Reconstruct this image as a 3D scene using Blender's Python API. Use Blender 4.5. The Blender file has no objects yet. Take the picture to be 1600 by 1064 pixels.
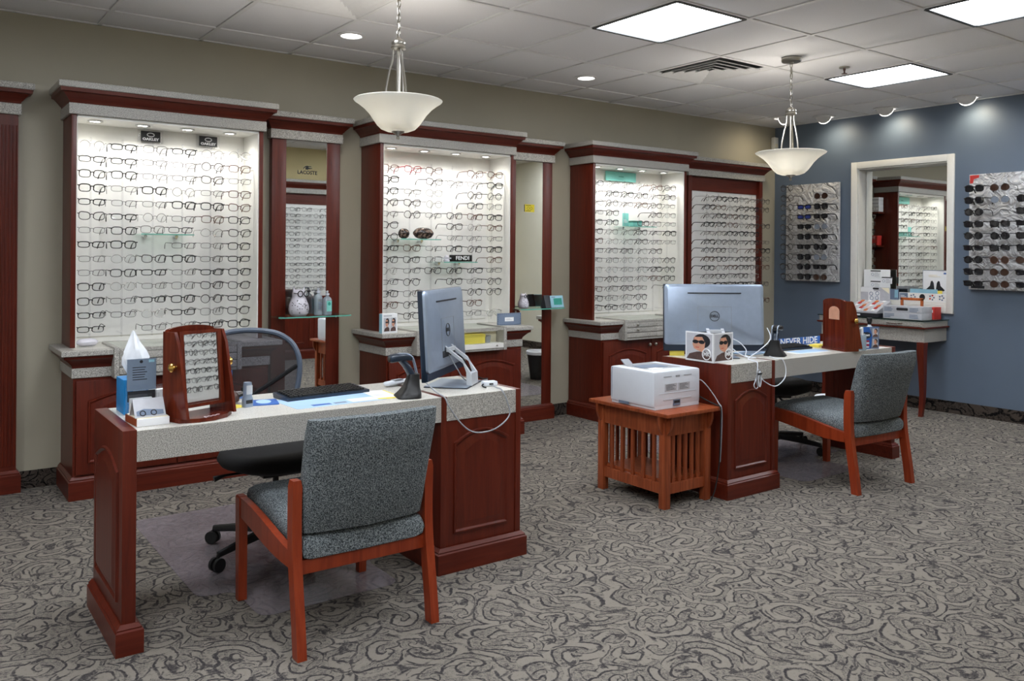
import bpy, bmesh, math, random
from mathutils import Vector, Matrix
PI = math.pi
random.seed(7)
S = bpy.context.scene
COL = S.collection

# ------------------------------------------------------------------ camera
cam_d = bpy.data.cameras.new('camera')
cam = bpy.data.objects.new('camera', cam_d)
COL.objects.link(cam)
YAW, ROLL = 0.63105, 0.0075
fw = Vector((math.sin(YAW), math.cos(YAW), 0)); rt = Vector((math.cos(YAW), -math.sin(YAW), 0)); up = Vector((0, 0, 1))
r2 = rt*math.cos(ROLL) + up*math.sin(ROLL); u2 = up*math.cos(ROLL) - rt*math.sin(ROLL)
m = Matrix((r2, u2, -fw)).transposed().to_4x4()
m.translation = (-7.4131, -5.4908, 1.3501)
cam.matrix_world = m
cam_d.sensor_width = 36.0
cam_d.lens = 1314.444/1600*36.0
cam_d.shift_y = -(532-397.893)/1600
cam_d.clip_start = 0.05
S.camera = cam

# ------------------------------------------------------------------ world and view
w = bpy.data.worlds.new('world'); S.world = w; w.use_nodes = True
w.node_tree.nodes['Background'].inputs[0].default_value = (0.6, 0.7, 0.85, 1)
w.node_tree.nodes['Background'].inputs[1].default_value = 0.0    # closed interior, no window in view
S.view_settings.view_transform = 'Standard'
S.view_settings.look = 'None'
S.view_settings.gamma = 1.0
S.view_settings.use_curve_mapping = False
S.view_settings.exposure = 0.42
try:
    S.cycles.use_denoising = True
    S.cycles.max_bounces = 8
    S.cycles.transparent_max_bounces = 16
    S.cycles.caustics_reflective = False
    S.cycles.caustics_refractive = False
    S.cycles.sample_clamp_indirect = 6.0
except Exception:
    pass
TROFFER = 19.0        # emission of the fluorescent panels
PUCK_W = 5.5         # watts of one case spot
WASH_W = 6.0        # watts of a wall washer

# ------------------------------------------------------------------ materials
def srgb(*c):
    return tuple(((v/255)/12.92 if v/255 <= 0.04045 else ((v/255+0.055)/1.055)**2.4) for v in c) + (1.0,)
MATS = {}
class N:
    """tiny node helper"""
    def __init__(s, name):
        s.m = bpy.data.materials.new(name); s.m.use_nodes = True
        s.t = s.m.node_tree; s.b = s.t.nodes['Principled BSDF']; s.o = s.t.nodes['Material Output']
        MATS[name] = s.m
    def n(s, typ, **kw):
        nd = s.t.nodes.new(typ)
        for k, v in kw.items(): setattr(nd, k, v)
        return nd
    def l(s, a, b): s.t.links.new(a, b)
    def set(s, **kw):
        for k, v in kw.items():
            s.b.inputs[{'col': 'Base Color', 'rough': 'Roughness', 'metal': 'Metallic', 'spec': 'Specular IOR Level', 'trans': 'Transmission Weight', 'ior': 'IOR', 'alpha': 'Alpha', 'coat': 'Coat Weight', 'emit': 'Emission Strength', 'ecol': 'Emission Color'}[k]].default_value = v
        return s
    def math(s, op, a, b=None, c=None):
        nd = s.n('ShaderNodeMath', operation=op)
        for i, v in enumerate((a, b, c)):
            if v is None: continue
            if isinstance(v, (int, float)): nd.inputs[i].default_value = v
            else: s.l(v, nd.inputs[i])
        return nd.outputs[0]
    def coords(s, scale=(1, 1, 1), kind='Object'):
        tc = s.n('ShaderNodeTexCoord'); mp = s.n('ShaderNodeMapping')
        mp.inputs['Scale'].default_value = scale
        s.l(tc.outputs[kind], mp.inputs[0]); return mp.outputs[0]
    def noise(s, vec, scale, detail=3, rough=0.5):
        nd = s.n('ShaderNodeTexNoise'); nd.inputs['Scale'].default_value = scale
        nd.inputs['Detail'].default_value = detail; nd.inputs['Roughness'].default_value = rough
        s.l(vec, nd.inputs['Vector']); return nd
    def ramp(s, fac, stops, interp='LINEAR'):
        nd = s.n('ShaderNodeValToRGB'); r = nd.color_ramp; r.interpolation = interp
        while len(r.elements) < len(stops): r.elements.new(0.5)
        for e, (p, c) in zip(r.elements, stops): e.position = p; e.color = c
        s.l(fac, nd.inputs[0]); return nd.outputs[0]
    def bump(s, h, strength=0.2, dist=0.01):
        nd = s.n('ShaderNodeBump'); nd.inputs['Strength'].default_value = strength; nd.inputs['Distance'].default_value = dist
        s.l(h, nd.inputs['Height']); s.l(nd.outputs[0], s.b.inputs['Normal'])

def plain(name, col, rough=0.5, metal=0.0, spec=0.5, var=0.06, scale=30):
    k = N(name); k.set(rough=rough, metal=metal, spec=spec)
    nz = k.noise(k.coords(), scale, 2)
    a = tuple(max(0, c*(1-var)) for c in col[:3]) + (1,); b = tuple(min(1, c*(1+var)) for c in col[:3]) + (1,)
    k.l(k.ramp(nz.outputs[0], [(0.3, a), (0.7, b)]), k.b.inputs['Base Color'])
    return k.m
def wood(name, dark, mid, light, rough=0.32, grain=(14, 14, 0.9)):
    k = N(name); k.set(rough=rough, spec=0.35)
    v = k.coords(grain)
    nz = k.noise(v, 3.0, 5, 0.62); nz.inputs['Distortion'].default_value = 0.6
    k.l(k.ramp(nz.outputs[0], [(0.25, dark), (0.5, mid), (0.78, light)]), k.b.inputs['Base Color'])
    return k.m
wood('wood_cherry', srgb(70, 22, 12), srgb(88, 30, 17), srgb(102, 39, 23), 0.34)
wood('wood_cherry_across', srgb(70, 22, 12), srgb(88, 30, 17), srgb(102, 39, 23), 0.34, (0.9, 14, 14))
wood('wood_chair', srgb(118, 42, 20), srgb(138, 53, 27), srgb(154, 65, 35), 0.28)
wood('wood_oak', srgb(104, 48, 26), srgb(140, 68, 38), srgb(168, 92, 56), 0.33, (18, 18, 1.1))
wood('wood_mirror', srgb(66, 20, 10), srgb(90, 31, 16), srgb(110, 45, 24), 0.22)
wood('wood_handle', srgb(170, 84, 40), srgb(190, 100, 52), srgb(204, 116, 66), 0.35)

k = N('laminate'); k.set(rough=0.42)
v = k.coords()
n1 = k.noise(v, 310, 1, 0.5); n2 = k.noise(v, 420, 1, 0.5)
c1 = k.ramp(n1.outputs[0], [(0.36, srgb(112, 110, 107)), (0.44, srgb(168, 165, 159)), (0.62, srgb(184, 181, 174)), (0.70, srgb(222, 220, 214))])
c2 = k.ramp(n2.outputs[0], [(0.34, srgb(104, 104, 106)), (0.40, (1, 1, 1, 1))])
mx = k.n('ShaderNodeMix', data_type='RGBA', blend_type='MULTIPLY'); mx.inputs['Factor'].default_value = 0.8
k.l(c1, mx.inputs[6]); k.l(c2, mx.inputs[7]); k.l(mx.outputs[2], k.b.inputs['Base Color'])

k = N('laminate_top'); k.set(rough=0.30)
v = k.coords(); n1 = k.noise(v, 240, 1, 0.5)
k.l(k.ramp(n1.outputs[0], [(0.34, srgb(168, 165, 158)), (0.45, srgb(205, 202, 194)), (0.66, srgb(212, 209, 202)), (0.72, srgb(232, 230, 224))]), k.b.inputs['Base Color'])

plain('panel_white', srgb(236, 235, 230), 0.45, var=0.015)
plain('board_grey', srgb(234, 233, 230), 0.4, var=0.02)
plain('ceiling_tile', srgb(232, 232, 236), 0.9, spec=0.1, var=0.03, scale=160)
plain('ceiling_grid', srgb(225, 225, 227), 0.6, var=0.02)
plain('deck_grey', srgb(170, 170, 172), 0.8, var=0.02)
plain('duct_metal', srgb(150, 152, 154), 0.6, metal=0.3, var=0.05)
plain('plastic_white', srgb(216, 222, 231), 0.35, var=0.01)
plain('chair_grey', srgb(78, 88, 104), 0.4, var=0.03)
plain('plastic_grey', srgb(150, 154, 160), 0.4, var=0.02)
plain('plastic_black', srgb(20, 21, 23), 0.4, var=0.05)
plain('plastic_navy', srgb(30, 42, 58), 0.3, var=0.05)
plain('rubber', srgb(14, 14, 15), 0.7, var=0.05)
plain('silver', srgb(158, 172, 192), 0.32, metal=0.55, var=0.03)
plain('silver_light', srgb(206, 211, 218), 0.3, metal=0.3, var=0.02)
plain('nickel', srgb(176, 172, 164), 0.28, metal=1.0, var=0.03)
plain('chrome', srgb(215, 215, 218), 0.12, metal=1.0, var=0.02)
plain('brass', srgb(222, 178, 96), 0.18, metal=1.0, var=0.04)
plain('frame_black', srgb(18, 17, 18), 0.25, var=0.1)
plain('frame_dark', srgb(46, 40, 38), 0.3, var=0.1)
plain('frame_gun', srgb(92, 88, 86), 0.3, metal=0.6, var=0.1)
plain('frame_silver', srgb(176, 172, 168), 0.25, metal=0.8, var=0.05)
plain('frame_brown', srgb(88, 54, 36), 0.3, var=0.25, scale=90)
plain('frame_rose', srgb(190, 120, 112), 0.3, var=0.1)
plain('frame_red', srgb(150, 30, 40), 0.3, var=0.1)
plain('lens_dark', srgb(26, 26, 30), 0.12, var=0.05)
plain('lens_brown', srgb(62, 42, 33), 0.12, var=0.05)
plain('lens_blue', srgb(54, 70, 150), 0.10, metal=0.4, var=0.05)
plain('lens_grey', srgb(120, 128, 140), 0.12, var=0.05)
plain('paper_white', srgb(235, 237, 240), 0.6, var=0.01)
plain('paper_cream', srgb(238, 230, 205), 0.6, var=0.02)
plain('paper_yellow', srgb(240, 220, 92), 0.6, var=0.03)
plain('paper_blue', srgb(168, 200, 234), 0.5, var=0.06, scale=8)
plain('print_blue', srgb(38, 92, 170), 0.45, var=0.15, scale=14)
plain('print_slate', srgb(112, 128, 152), 0.45, var=0.03)
plain('print_greyblue', srgb(120, 136, 156), 0.45, var=0.03)
plain('print_dark', srgb(34, 36, 42), 0.45, var=0.2)
plain('print_grey', srgb(188, 190, 197), 0.5, var=0.05)
plain('print_red', srgb(196, 52, 46), 0.5, var=0.08)
plain('print_orange', srgb(214, 122, 60), 0.5, var=0.1)
plain('print_skin', srgb(205, 150, 124), 0.5, var=0.08)
plain('print_pink', srgb(224, 196, 190), 0.5, var=0.06)
plain('cyan_box', srgb(18, 132, 200), 0.45, var=0.08, scale=10)
plain('teal', srgb(132, 212, 202), 0.4, var=0.04)
plain('teal_dark', srgb(40, 148, 132), 0.4, var=0.1)
plain('sky_card', srgb(150, 196, 214), 0.4, var=0.05)
plain('brush_brown', srgb(84, 62, 58), 0.5, var=0.3)
plain('vinyl_black', srgb(22, 22, 26), 0.35, var=0.1)
plain('seat_black', srgb(16, 16, 18), 0.85, var=0.2, scale=300)
plain('ceramic', srgb(214, 212, 222), 0.18, var=0.02)
plain('basket', srgb(34, 32, 32), 0.5, var=0.1)
plain('tissue', srgb(238, 242, 248), 0.8, var=0.01)
plain('trim_white', srgb(228, 227, 222), 0.4, var=0.015)
plain('paint_cream', srgb(206, 203, 190), 0.6, var=0.02, scale=4)
plain('paint_gold', srgb(204, 188, 140), 0.6, var=0.02, scale=4)
plain('paint_tan', srgb(166, 160, 143), 0.55, var=0.025, scale=3)
plain('paint_blue', srgb(96, 110, 128), 0.5, var=0.03, scale=3)
plain('sticker_yellow', srgb(224, 208, 50), 0.5, var=0.03)
plain('decal_black', srgb(16, 20, 16), 0.5, var=0.05)

k = N('leopard'); k.set(rough=0.25)
v = k.coords(); vo = k.n('ShaderNodeTexVoronoi'); vo.inputs['Scale'].default_value = 55; k.l(v, vo.inputs[0])
k.l(k.ramp(vo.outputs[0], [(0.25, srgb(20, 18, 18)), (0.55, srgb(58, 44, 38)), (0.75, srgb(128, 108, 96))]), k.b.inputs['Base Color'])

k = N('fabric'); k.set(rough=0.92, spec=0.15)
v = k.coords(); vo = k.n('ShaderNodeTexVoronoi'); vo.inputs['Scale'].default_value = 270; k.l(v, vo.inputs[0])
nz = k.noise(v, 210, 2, 0.6)
h = k.math('ADD', k.math('MULTIPLY', vo.outputs[0], 0.6), k.math('MULTIPLY', nz.outputs[0], 0.7))
k.l(k.ramp(h, [(0.42, srgb(26, 28, 30)), (0.56, srgb(66, 72, 76)), (0.68, srgb(106, 113, 117)), (0.82, srgb(134, 140, 142))]), k.b.inputs['Base Color'])
k.bump(h, 0.5, 0.004)

# carpet: spiral scrolls, one per cell of a jittered lattice, over a taupe loop pile
def carpet(name, light, mid, dark, cell=5.2, vertical=False):
    k = N(name); k.set(rough=0.97, spec=0.05)
    tc = k.n('ShaderNodeTexCoord'); mp = k.n('ShaderNodeMapping')
    if vertical: mp.inputs['Rotation'].default_value = (PI/2, 0, 0)
    k.l(tc.outputs['Object'], mp.inputs[0])
    warp = k.noise(mp.outputs[0], 2.3, 2, 0.5)
    sub = k.n('ShaderNodeVectorMath', operation='SUBTRACT'); sub.inputs[1].default_value = (0.5, 0.5, 0.5); k.l(warp.outputs['Color'], sub.inputs[0])
    sc = k.n('ShaderNodeVectorMath', operation='SCALE'); sc.inputs['Scale'].default_value = 0.26; k.l(sub.outputs[0], sc.inputs[0])
    ad = k.n('ShaderNodeVectorMath', operation='ADD'); k.l(mp.outputs[0], ad.inputs[0]); k.l(sc.outputs[0], ad.inputs[1])
    w2 = k.noise(mp.outputs[0], 16, 2, 0.5)
    sub2 = k.n('ShaderNodeVectorMath', operation='SUBTRACT'); sub2.inputs[1].default_value = (0.5, 0.5, 0.5); k.l(w2.outputs['Color'], sub2.inputs[0])
    sc2 = k.n('ShaderNodeVectorMath', operation='SCALE'); sc2.inputs['Scale'].default_value = 0.030; k.l(sub2.outputs[0], sc2.inputs[0])
    ad2 = k.n('ShaderNodeVectorMath', operation='ADD'); k.l(ad.outputs[0], ad2.inputs[0]); k.l(sc2.outputs[0], ad2.inputs[1])
    P = ad2.outputs[0]
    def spiral(scale, turns, arms, off):
        m2 = k.n('ShaderNodeMapping'); m2.inputs['Location'].default_value = (off, off*0.7, 0); k.l(P, m2.inputs[0])
        vo = k.n('ShaderNodeTexVoronoi', voronoi_dimensions='2D'); vo.inputs['Scale'].default_value = scale; vo.inputs['Randomness'].default_value = 0.75
        k.l(m2.outputs[0], vo.inputs['Vector'])
        d = k.n('ShaderNodeVectorMath', operation='SUBTRACT'); k.l(m2.outputs[0], d.inputs[0]); k.l(vo.outputs['Position'], d.inputs[1])
        sp = k.n('ShaderNodeSeparateXYZ'); k.l(d.outputs[0], sp.inputs[0])
        ang = k.math('ARCTAN2', sp.outputs[1], sp.outputs[0])
        sc3 = k.n('ShaderNodeSeparateColor'); k.l(vo.outputs['Color'], sc3.inputs[0])
        sgn = k.math('SUBTRACT', k.math('MULTIPLY', k.math('GREATER_THAN', sc3.outputs[0], 0.5), 2.0), 1.0)
        ph = k.math('ADD', k.math('MULTIPLY', k.math('MULTIPLY', ang, sgn), arms), k.math('MULTIPLY', vo.outputs['Distance'], turns))
        ph = k.math('ADD', ph, k.math('MULTIPLY', sc3.outputs[1], 6.28))
        return k.math('SINE', ph), vo.outputs['Distance']
    s1, d1 = spiral(cell, 15.0, 1.0, 0.0)
    s2, d2 = spiral(cell*1.45, 10.0, 1.0, 3.3)
    def stroke(sig, wdt):       # thin dark line where the wave crosses zero
        mr = k.n('ShaderNodeMapRange', interpolation_type='SMOOTHSTEP'); k.l(k.math('ABSOLUTE', sig), mr.inputs[0])
        mr.inputs[1].default_value = wdt*0.25; mr.inputs[2].default_value = wdt; mr.inputs[3].default_value = 1.0; mr.inputs[4].default_value = 0.0
        return mr.outputs[0]
    def band(val, lo, hi):
        mr = k.n('ShaderNodeMapRange', interpolation_type='SMOOTHSTEP'); k.l(val, mr.inputs[0])
        mr.inputs[1].default_value = lo; mr.inputs[2].default_value = hi; return mr.outputs[0]
    big = k.noise(P, 9, 2, 0.5); leaf = k.noise(P, 15, 3, 0.6)
    l1 = k.math('MULTIPLY', stroke(s1, 0.62), band(big.outputs[0], 0.36, 0.52))
    l2 = k.math('MULTIPLY', stroke(s2, 0.50), k.math('MULTIPLY', band(big.outputs[0], 0.60, 0.46), 0.85))
    blob = k.math('MULTIPLY', band(leaf.outputs[0], 0.56, 0.66), 0.85)
    fill = k.math('MULTIPLY', k.math('MULTIPLY', band(s1, 0.15, 0.75), band(big.outputs[0], 0.40, 0.56)), 0.42)
    fill2 = k.math('MULTIPLY', k.math('MULTIPLY', band(s2, 0.25, 0.8), band(big.outputs[0], 0.58, 0.46)), 0.40)
    dk = k.math('MAXIMUM', k.math('MAXIMUM', k.math('MAXIMUM', l1, l2), blob), k.math('MAXIMUM', fill, fill2))
    fine = k.noise(mp.outputs[0], 210, 2, 0.7)
    fine2 = k.noise(mp.outputs[0], 75, 2, 0.6)
    dk = k.math('ADD', k.math('MULTIPLY', dk, 0.80), k.math('MULTIPLY', k.math('SUBTRACT', fine2.outputs[0], 0.5), 1.0))
    dk = k.math('ADD', dk, k.math('MULTIPLY', k.math('SUBTRACT', fine.outputs[0], 0.5), 1.1))
    col = k.ramp(dk, [(0.0, tuple(min(1, x*1.10) for x in light[:3]) + (1,)), (0.22, light), (0.50, mid), (0.85, dark)])
    k.l(col, k.b.inputs['Base Color'])
    k.bump(fine.outputs[0], 0.6, 0.004)
carpet('carpet', srgb(124, 118, 110), srgb(88, 84, 81), srgb(52, 50, 52))
carpet('carpet_base', srgb(74, 66, 60), srgb(46, 42, 40), srgb(18, 17, 19), 5.0, True)

def clear(name, tint, gloss=0.10, rough=0.05, amt=1.0):
    """thin see-through sheet: transparent with a weak sharp reflection"""
    k = N(name)
    tr = k.n('ShaderNodeBsdfTransparent'); tr.inputs[0].default_value = tint
    gl = k.n('ShaderNodeBsdfGlossy'); gl.inputs['Roughness'].default_value = rough
    mx = k.n('ShaderNodeMixShader'); mx.inputs[0].default_value = gloss
    k.l(tr.outputs[0], mx.inputs[1]); k.l(gl.outputs[0], mx.inputs[2]); k.l(mx.outputs[0], k.o.inputs[0])
    return k.m
clear('lens_clear', (0.93, 0.94, 0.94, 1), 0.07)
clear('acrylic', (0.97, 0.97, 0.975, 1), 0.06, 0.15)
clear('acrylic_thin', (0.95, 0.96, 0.97, 1), 0.08, 0.05)
clear('glass_shelf', (0.90, 0.97, 0.94, 1), 0.10, 0.03)
plain('glass_edge', srgb(96, 176, 160), 0.15, var=0.1)
plain('glass_edge_dark', srgb(24, 44, 42), 0.15, var=0.1)
clear('glass_case', (0.97, 0.985, 0.98, 1), 0.07, 0.02)
k = N('bottle_clear')
tr = k.n('ShaderNodeBsdfTransparent'); tr.inputs[0].default_value = (0.90, 0.95, 0.98, 1)
df = k.n('ShaderNodeBsdfDiffuse'); df.inputs[0].default_value = srgb(205, 222, 232)
m1 = k.n('ShaderNodeMixShader'); m1.inputs[0].default_value = 0.38; k.l(tr.outputs[0], m1.inputs[1]); k.l(df.outputs[0], m1.inputs[2])
gl = k.n('ShaderNodeBsdfGlossy'); gl.inputs['Roughness'].default_value = 0.08; m2 = k.n('ShaderNodeMixShader'); m2.inputs[0].default_value = 0.08; k.l(m1.outputs[0], m2.inputs[1]); k.l(gl.outputs[0], m2.inputs[2]); k.l(m2.outputs[0], k.o.inputs[0])
clear('chair_mesh', (0.27, 0.27, 0.33, 1), 0.06, 0.5)
k = N('chair_mat'); 
tr = k.n('ShaderNodeBsdfTransparent'); tr.inputs[0].default_value = (0.93, 0.92, 0.95, 1)
df = k.n('ShaderNodeBsdfDiffuse'); df.inputs[0].default_value = srgb(168, 160, 164)
gl = k.n('ShaderNodeBsdfGlossy'); gl.inputs['Roughness'].default_value = 0.16; gl.inputs[0].default_value = (0.9, 0.9, 1, 1)
nz = k.noise(k.coords(), 26, 3)
m1 = k.n('ShaderNodeMixShader'); k.l(k.ramp(nz.outputs[0], [(0.3, (0.20, 0.20, 0.20, 1)), (0.7, (0.34, 0.34, 0.34, 1))]), m1.inputs[0])
k.l(tr.outputs[0], m1.inputs[1]); k.l(df.outputs[0], m1.inputs[2])
m2 = k.n('ShaderNodeMixShader'); m2.inputs[0].default_value = 0.10; k.l(m1.outputs[0], m2.inputs[1]); k.l(gl.outputs[0], m2.inputs[2])
k.l(m2.outputs[0], k.o.inputs[0])

k = N('mirror'); k.set(metal=1.0, rough=0.015, col=(0.90, 0.92, 0.90, 1))

def emit(name, col, strength):
    k = N(name); e = k.n('ShaderNodeEmission'); e.inputs[0].default_value = col; e.inputs[1].default_value = strength
    k.l(e.outputs[0], k.o.inputs[0]); return k.m
# fluorescent diffuser: three by three cells, a little uneven as the tubes behind it are
k = N('diffuser'); e = k.n('ShaderNodeEmission')
nz = k.noise(k.coords((1, 1, 1)), 4.2, 1); k.l(k.ramp(nz.outputs[0], [(0.3, (0.80, 0.88, 1.0, 1)), (0.6, (0.96, 0.98, 1.0, 1))]), e.inputs[0])
e.inputs[1].default_value = TROFFER; k.l(e.outputs[0], k.o.inputs[0])
emit('puck_glow', (1, 0.97, 0.90, 1), 14)
emit('down_glow', (1, 0.97, 0.92, 1), 6)
emit('wash_glow', (1, 0.95, 0.85, 1), 3.5)
# pendant bowl: dense white glass, lit only by the bulb standing inside it
k = N('bowl_glass')
tl_ = k.n('ShaderNodeBsdfTranslucent'); tl_.inputs[0].default_value = (1.0, 0.98, 0.93, 1)
df = k.n('ShaderNodeBsdfDiffuse'); df.inputs[0].default_value = srgb(238, 237, 230)
gl = k.n('ShaderNodeBsdfGlossy'); gl.inputs['Roughness'].default_value = 0.2
m1 = k.n('ShaderNodeMixShader'); m1.inputs[0].default_value = 0.34; k.l(df.outputs[0], m1.inputs[1]); k.l(tl_.outputs[0], m1.inputs[2])
m2 = k.n('ShaderNodeMixShader'); m2.inputs[0].default_value = 0.04; k.l(m1.outputs[0], m2.inputs[1]); k.l(gl.outputs[0], m2.inputs[2])
k.l(m2.outputs[0], k.o.inputs[0])

# ------------------------------------------------------------------ mesh helpers
class MB:
    def __init__(s): s.bm = bmesh.new(); s.mats = []
    def mi(s, mat):
        if mat is None: return 0
        if mat not in s.mats: s.mats.append(mat)
        return s.mats.index(mat)
    def face(s, vs, i=0):
        try:
            f = s.bm.faces.new(vs); f.material_index = i; return f
        except ValueError: return None
    def box(s, x0, x1, y0, y1, z0, z1, mat=None, bev=0.0):
        i = s.mi(mat)
        v = [s.bm.verts.new((x, y, z)) for z in (z0, z1) for y in (y0, y1) for x in (x0, x1)]
        fs = [s.face([v[a] for a in q], i) for q in ((0, 2, 3, 1), (4, 5, 7, 6), (0, 1, 5, 4), (2, 6, 7, 3), (0, 4, 6, 2), (1, 3, 7, 5))]
        if bev > 0:
            ed = {e for f in fs for e in f.edges}
            r = bmesh.ops.bevel(s.bm, geom=list(ed), offset=bev, segments=2, affect='EDGES', profile=0.6)
            for f in r['faces']: f.material_index = i
        return s
    def prism(s, pts, axis, a, b, mat=None):
        """extrude a 2-D outline; axis x: pts=(y,z), y: pts=(x,z), z: pts=(x,y)"""
        i = s.mi(mat)
        mk = {'x': lambda p, t: (t, p[0], p[1]), 'y': lambda p, t: (p[0], t, p[1]), 'z': lambda p, t: (p[0], p[1], t)}[axis]
        A = [s.bm.verts.new(mk(p, a)) for p in pts]; B = [s.bm.verts.new(mk(p, b)) for p in pts]
        n = len(pts)
        s.face(A[::-1], i); s.face(B, i)
        for j in range(n): s.face([A[j], A[(j+1) % n], B[(j+1) % n], B[j]], i)
        return s
    def tube(s, pts, r, seg=8, mat=None, closed=False, caps=True, flat=1.0):
        i = s.mi(mat); P = [Vector(p) for p in pts]; n = len(P); rings = []
        rs = r if isinstance(r, (list, tuple)) else [r]*n
        nrm = None
        for j in range(n):
            a = P[(j-1) % n] if (closed or j > 0) else P[j]; b = P[(j+1) % n] if (closed or j < n-1) else P[j]
            t = (b-a); t = t.normalized() if t.length > 1e-9 else Vector((0, 0, 1))
            if nrm is None:
                nrm = t.orthogonal().normalized()
                if abs(t.z) < 0.9:
                    nrm = (Vector((0, 0, 1)) - t*t.z).normalized()
            nrm = nrm - t*nrm.dot(t)
            nrm = nrm.normalized() if nrm.length > 1e-9 else t.orthogonal().normalized()
            bn = t.cross(nrm)
            rings.append([s.bm.verts.new(P[j] + nrm*math.cos(2*PI*q/seg)*rs[j] + bn*math.sin(2*PI*q/seg)*rs[j]*flat) for q in range(seg)])
        for j in range(n if closed else n-1):
            A, B = rings[j], rings[(j+1) % n]
            for q in range(seg): s.face([A[q], A[(q+1) % seg], B[(q+1) % seg], B[q]], i)
        if caps and not closed:
            s.face(rings[0][::-1], i); s.face(rings[-1], i)
        return s
    def lathe(s, prof, seg=24, mat=None, c=(0, 0), squash=(1, 1)):
        i = s.mi(mat); rings = []
        for r, z in prof:
            if r < 1e-6: rings.append([s.bm.verts.new((c[0], c[1], z))])
            else: rings.append([s.bm.verts.new((c[0]+r*squash[0]*math.cos(2*PI*q/seg), c[1]+r*squash[1]*math.sin(2*PI*q/seg), z)) for q in range(seg)])
        for A, B in zip(rings, rings[1:]):
            if len(A) == 1 and len(B) == 1: continue
            for q in range(seg):
                q2 = (q+1) % seg
                if len(A) == 1: s.face([A[0], B[q2], B[q]], i)
                elif len(B) == 1: s.face([A[q], A[q2], B[0]], i)
                else: s.face([A[q], A[q2], B[q2], B[q]], i)
        return s
    def loft(s, rings, mat=None, caps=True, closed=True):
        i = s.mi(mat); R = [[s.bm.verts.new(p) for p in r] for r in rings]; n = len(R[0])
        for A, B in zip(R, R[1:]):
            for q in range(n if closed else n-1): s.face([A[q], A[(q+1) % n], B[(q+1) % n], B[q]], i)
        if caps: s.face(R[0][::-1], i); s.face(R[-1], i)
        return s
    def sweep_u(s, prof, x0, x1, yf, yb, mat=None):
        """moulding profile (out, z) run round left side, front and right side, mitred"""
        st = [[(x0-o, yb, z) for o, z in prof], [(x0-o, yf-o, z) for o, z in prof], [(x1+o, yf-o, z) for o, z in prof], [(x1+o, yb, z) for o, z in prof]]
        return s.loft(st, mat)
    def poly(s, pts, mat=None):
        s.face([s.bm.verts.new(p) for p in pts], s.mi(mat)); return s
    def xf(s, M):
        s.bm.transform(M); return s
    def mesh(s, name, mat=None, smooth=35):
        bmesh.ops.recalc_face_normals(s.bm, faces=s.bm.faces)
        me = bpy.data.meshes.new(name); s.bm.to_mesh(me); s.bm.free()
        for q in (s.mats or [mat]): me.materials.append(MATS[q])
        if smooth:
            me.polygons.foreach_set('use_smooth', [True]*len(me.polygons))
            try: me.set_sharp_from_angle(angle=math.radians(smooth))
            except Exception: pass
        return me
    def build(s, name, mat=None, parent=None, smooth=35, loc=(0, 0, 0), rot=(0, 0, 0)):
        o = bpy.data.objects.new(name, s.mesh(name, mat, smooth)); COL.objects.link(o)
        if parent is not None: o.parent = parent
        o.location = loc; o.rotation_euler = rot
        return o
def tag(o, label=None, cat=None, group=None, kind=None):
    for k_, v_ in (('label', label), ('category', cat), ('group', group), ('kind', kind)):
        if v_: o[k_] = v_
    return o
def thing(name, label, cat, loc=(0, 0, 0), rz=0.0, group=None):
    o = bpy.data.objects.new(name, None); COL.objects.link(o)
    o.empty_display_size = 0.05; o.location = loc; o.rotation_euler = (0, 0, rz)
    return tag(o, label, cat, group)
def inst(name, me, parent=None, loc=(0, 0, 0), rot=(0, 0, 0)):
    o = bpy.data.objects.new(name, me); COL.objects.link(o)
    if parent is not None: o.parent = parent
    o.location = loc; o.rotation_euler = rot
    return o
_txt = {}
def text_obj(name, s, size, mat, parent, loc, rot=(PI/2, 0, 0), ext=0.0004, sx=1.0, bold=0.0):
    cu = bpy.data.curves.new('txt', 'FONT'); cu.body = s; cu.size = size; cu.align_x = 'CENTER'; cu.align_y = 'CENTER'; cu.extrude = ext; cu.offset = bold
    cu.resolution_u = 2
    t = bpy.data.objects.new('txt', cu); COL.objects.link(t)
    me = bpy.data.meshes.new_from_object(t); me.name = name
    bpy.data.objects.remove(t); bpy.data.curves.remove(cu)
    for v_ in me.vertices: v_.co.x *= sx
    me.materials.clear(); me.materials.append(MATS[mat])
    return inst(name, me, parent, loc, rot)
def rrect(w, h, r, n=4, cx=0.0, cy=0.0):
    P = []
    for ax, ay, a0 in ((w/2-r, h/2-r, 0), (-w/2+r, h/2-r, 90), (-w/2+r, -h/2+r, 180), (w/2-r, -h/2+r, 270)):
        for j in range(n+1):
            a = math.radians(a0+90*j/n); P.append((cx+ax+r*math.cos(a), cy+ay+r*math.sin(a)))
    return P
def ell(a, b, n=20, cx=0.0, cy=0.0):
    return [(cx+a*math.cos(2*PI*j/n), cy+b*math.sin(2*PI*j/n)) for j in range(n)]
def spline(pts, n=8):
    """Catmull-Rom through points"""
    P = [Vector(p) for p in pts]; out = []
    for i in range(len(P)-1):
        p0, p1, p2, p3 = P[max(i-1, 0)], P[i], P[i+1], P[min(i+2, len(P)-1)]
        for j in range(n):
            t = j/n
            out.append(0.5*((2*p1)+(p2-p0)*t+(2*p0-5*p1+4*p2-p3)*t*t+(3*p1-p0-3*p2+p3)*t**3))
    out.append(P[-1]); return out
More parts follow.
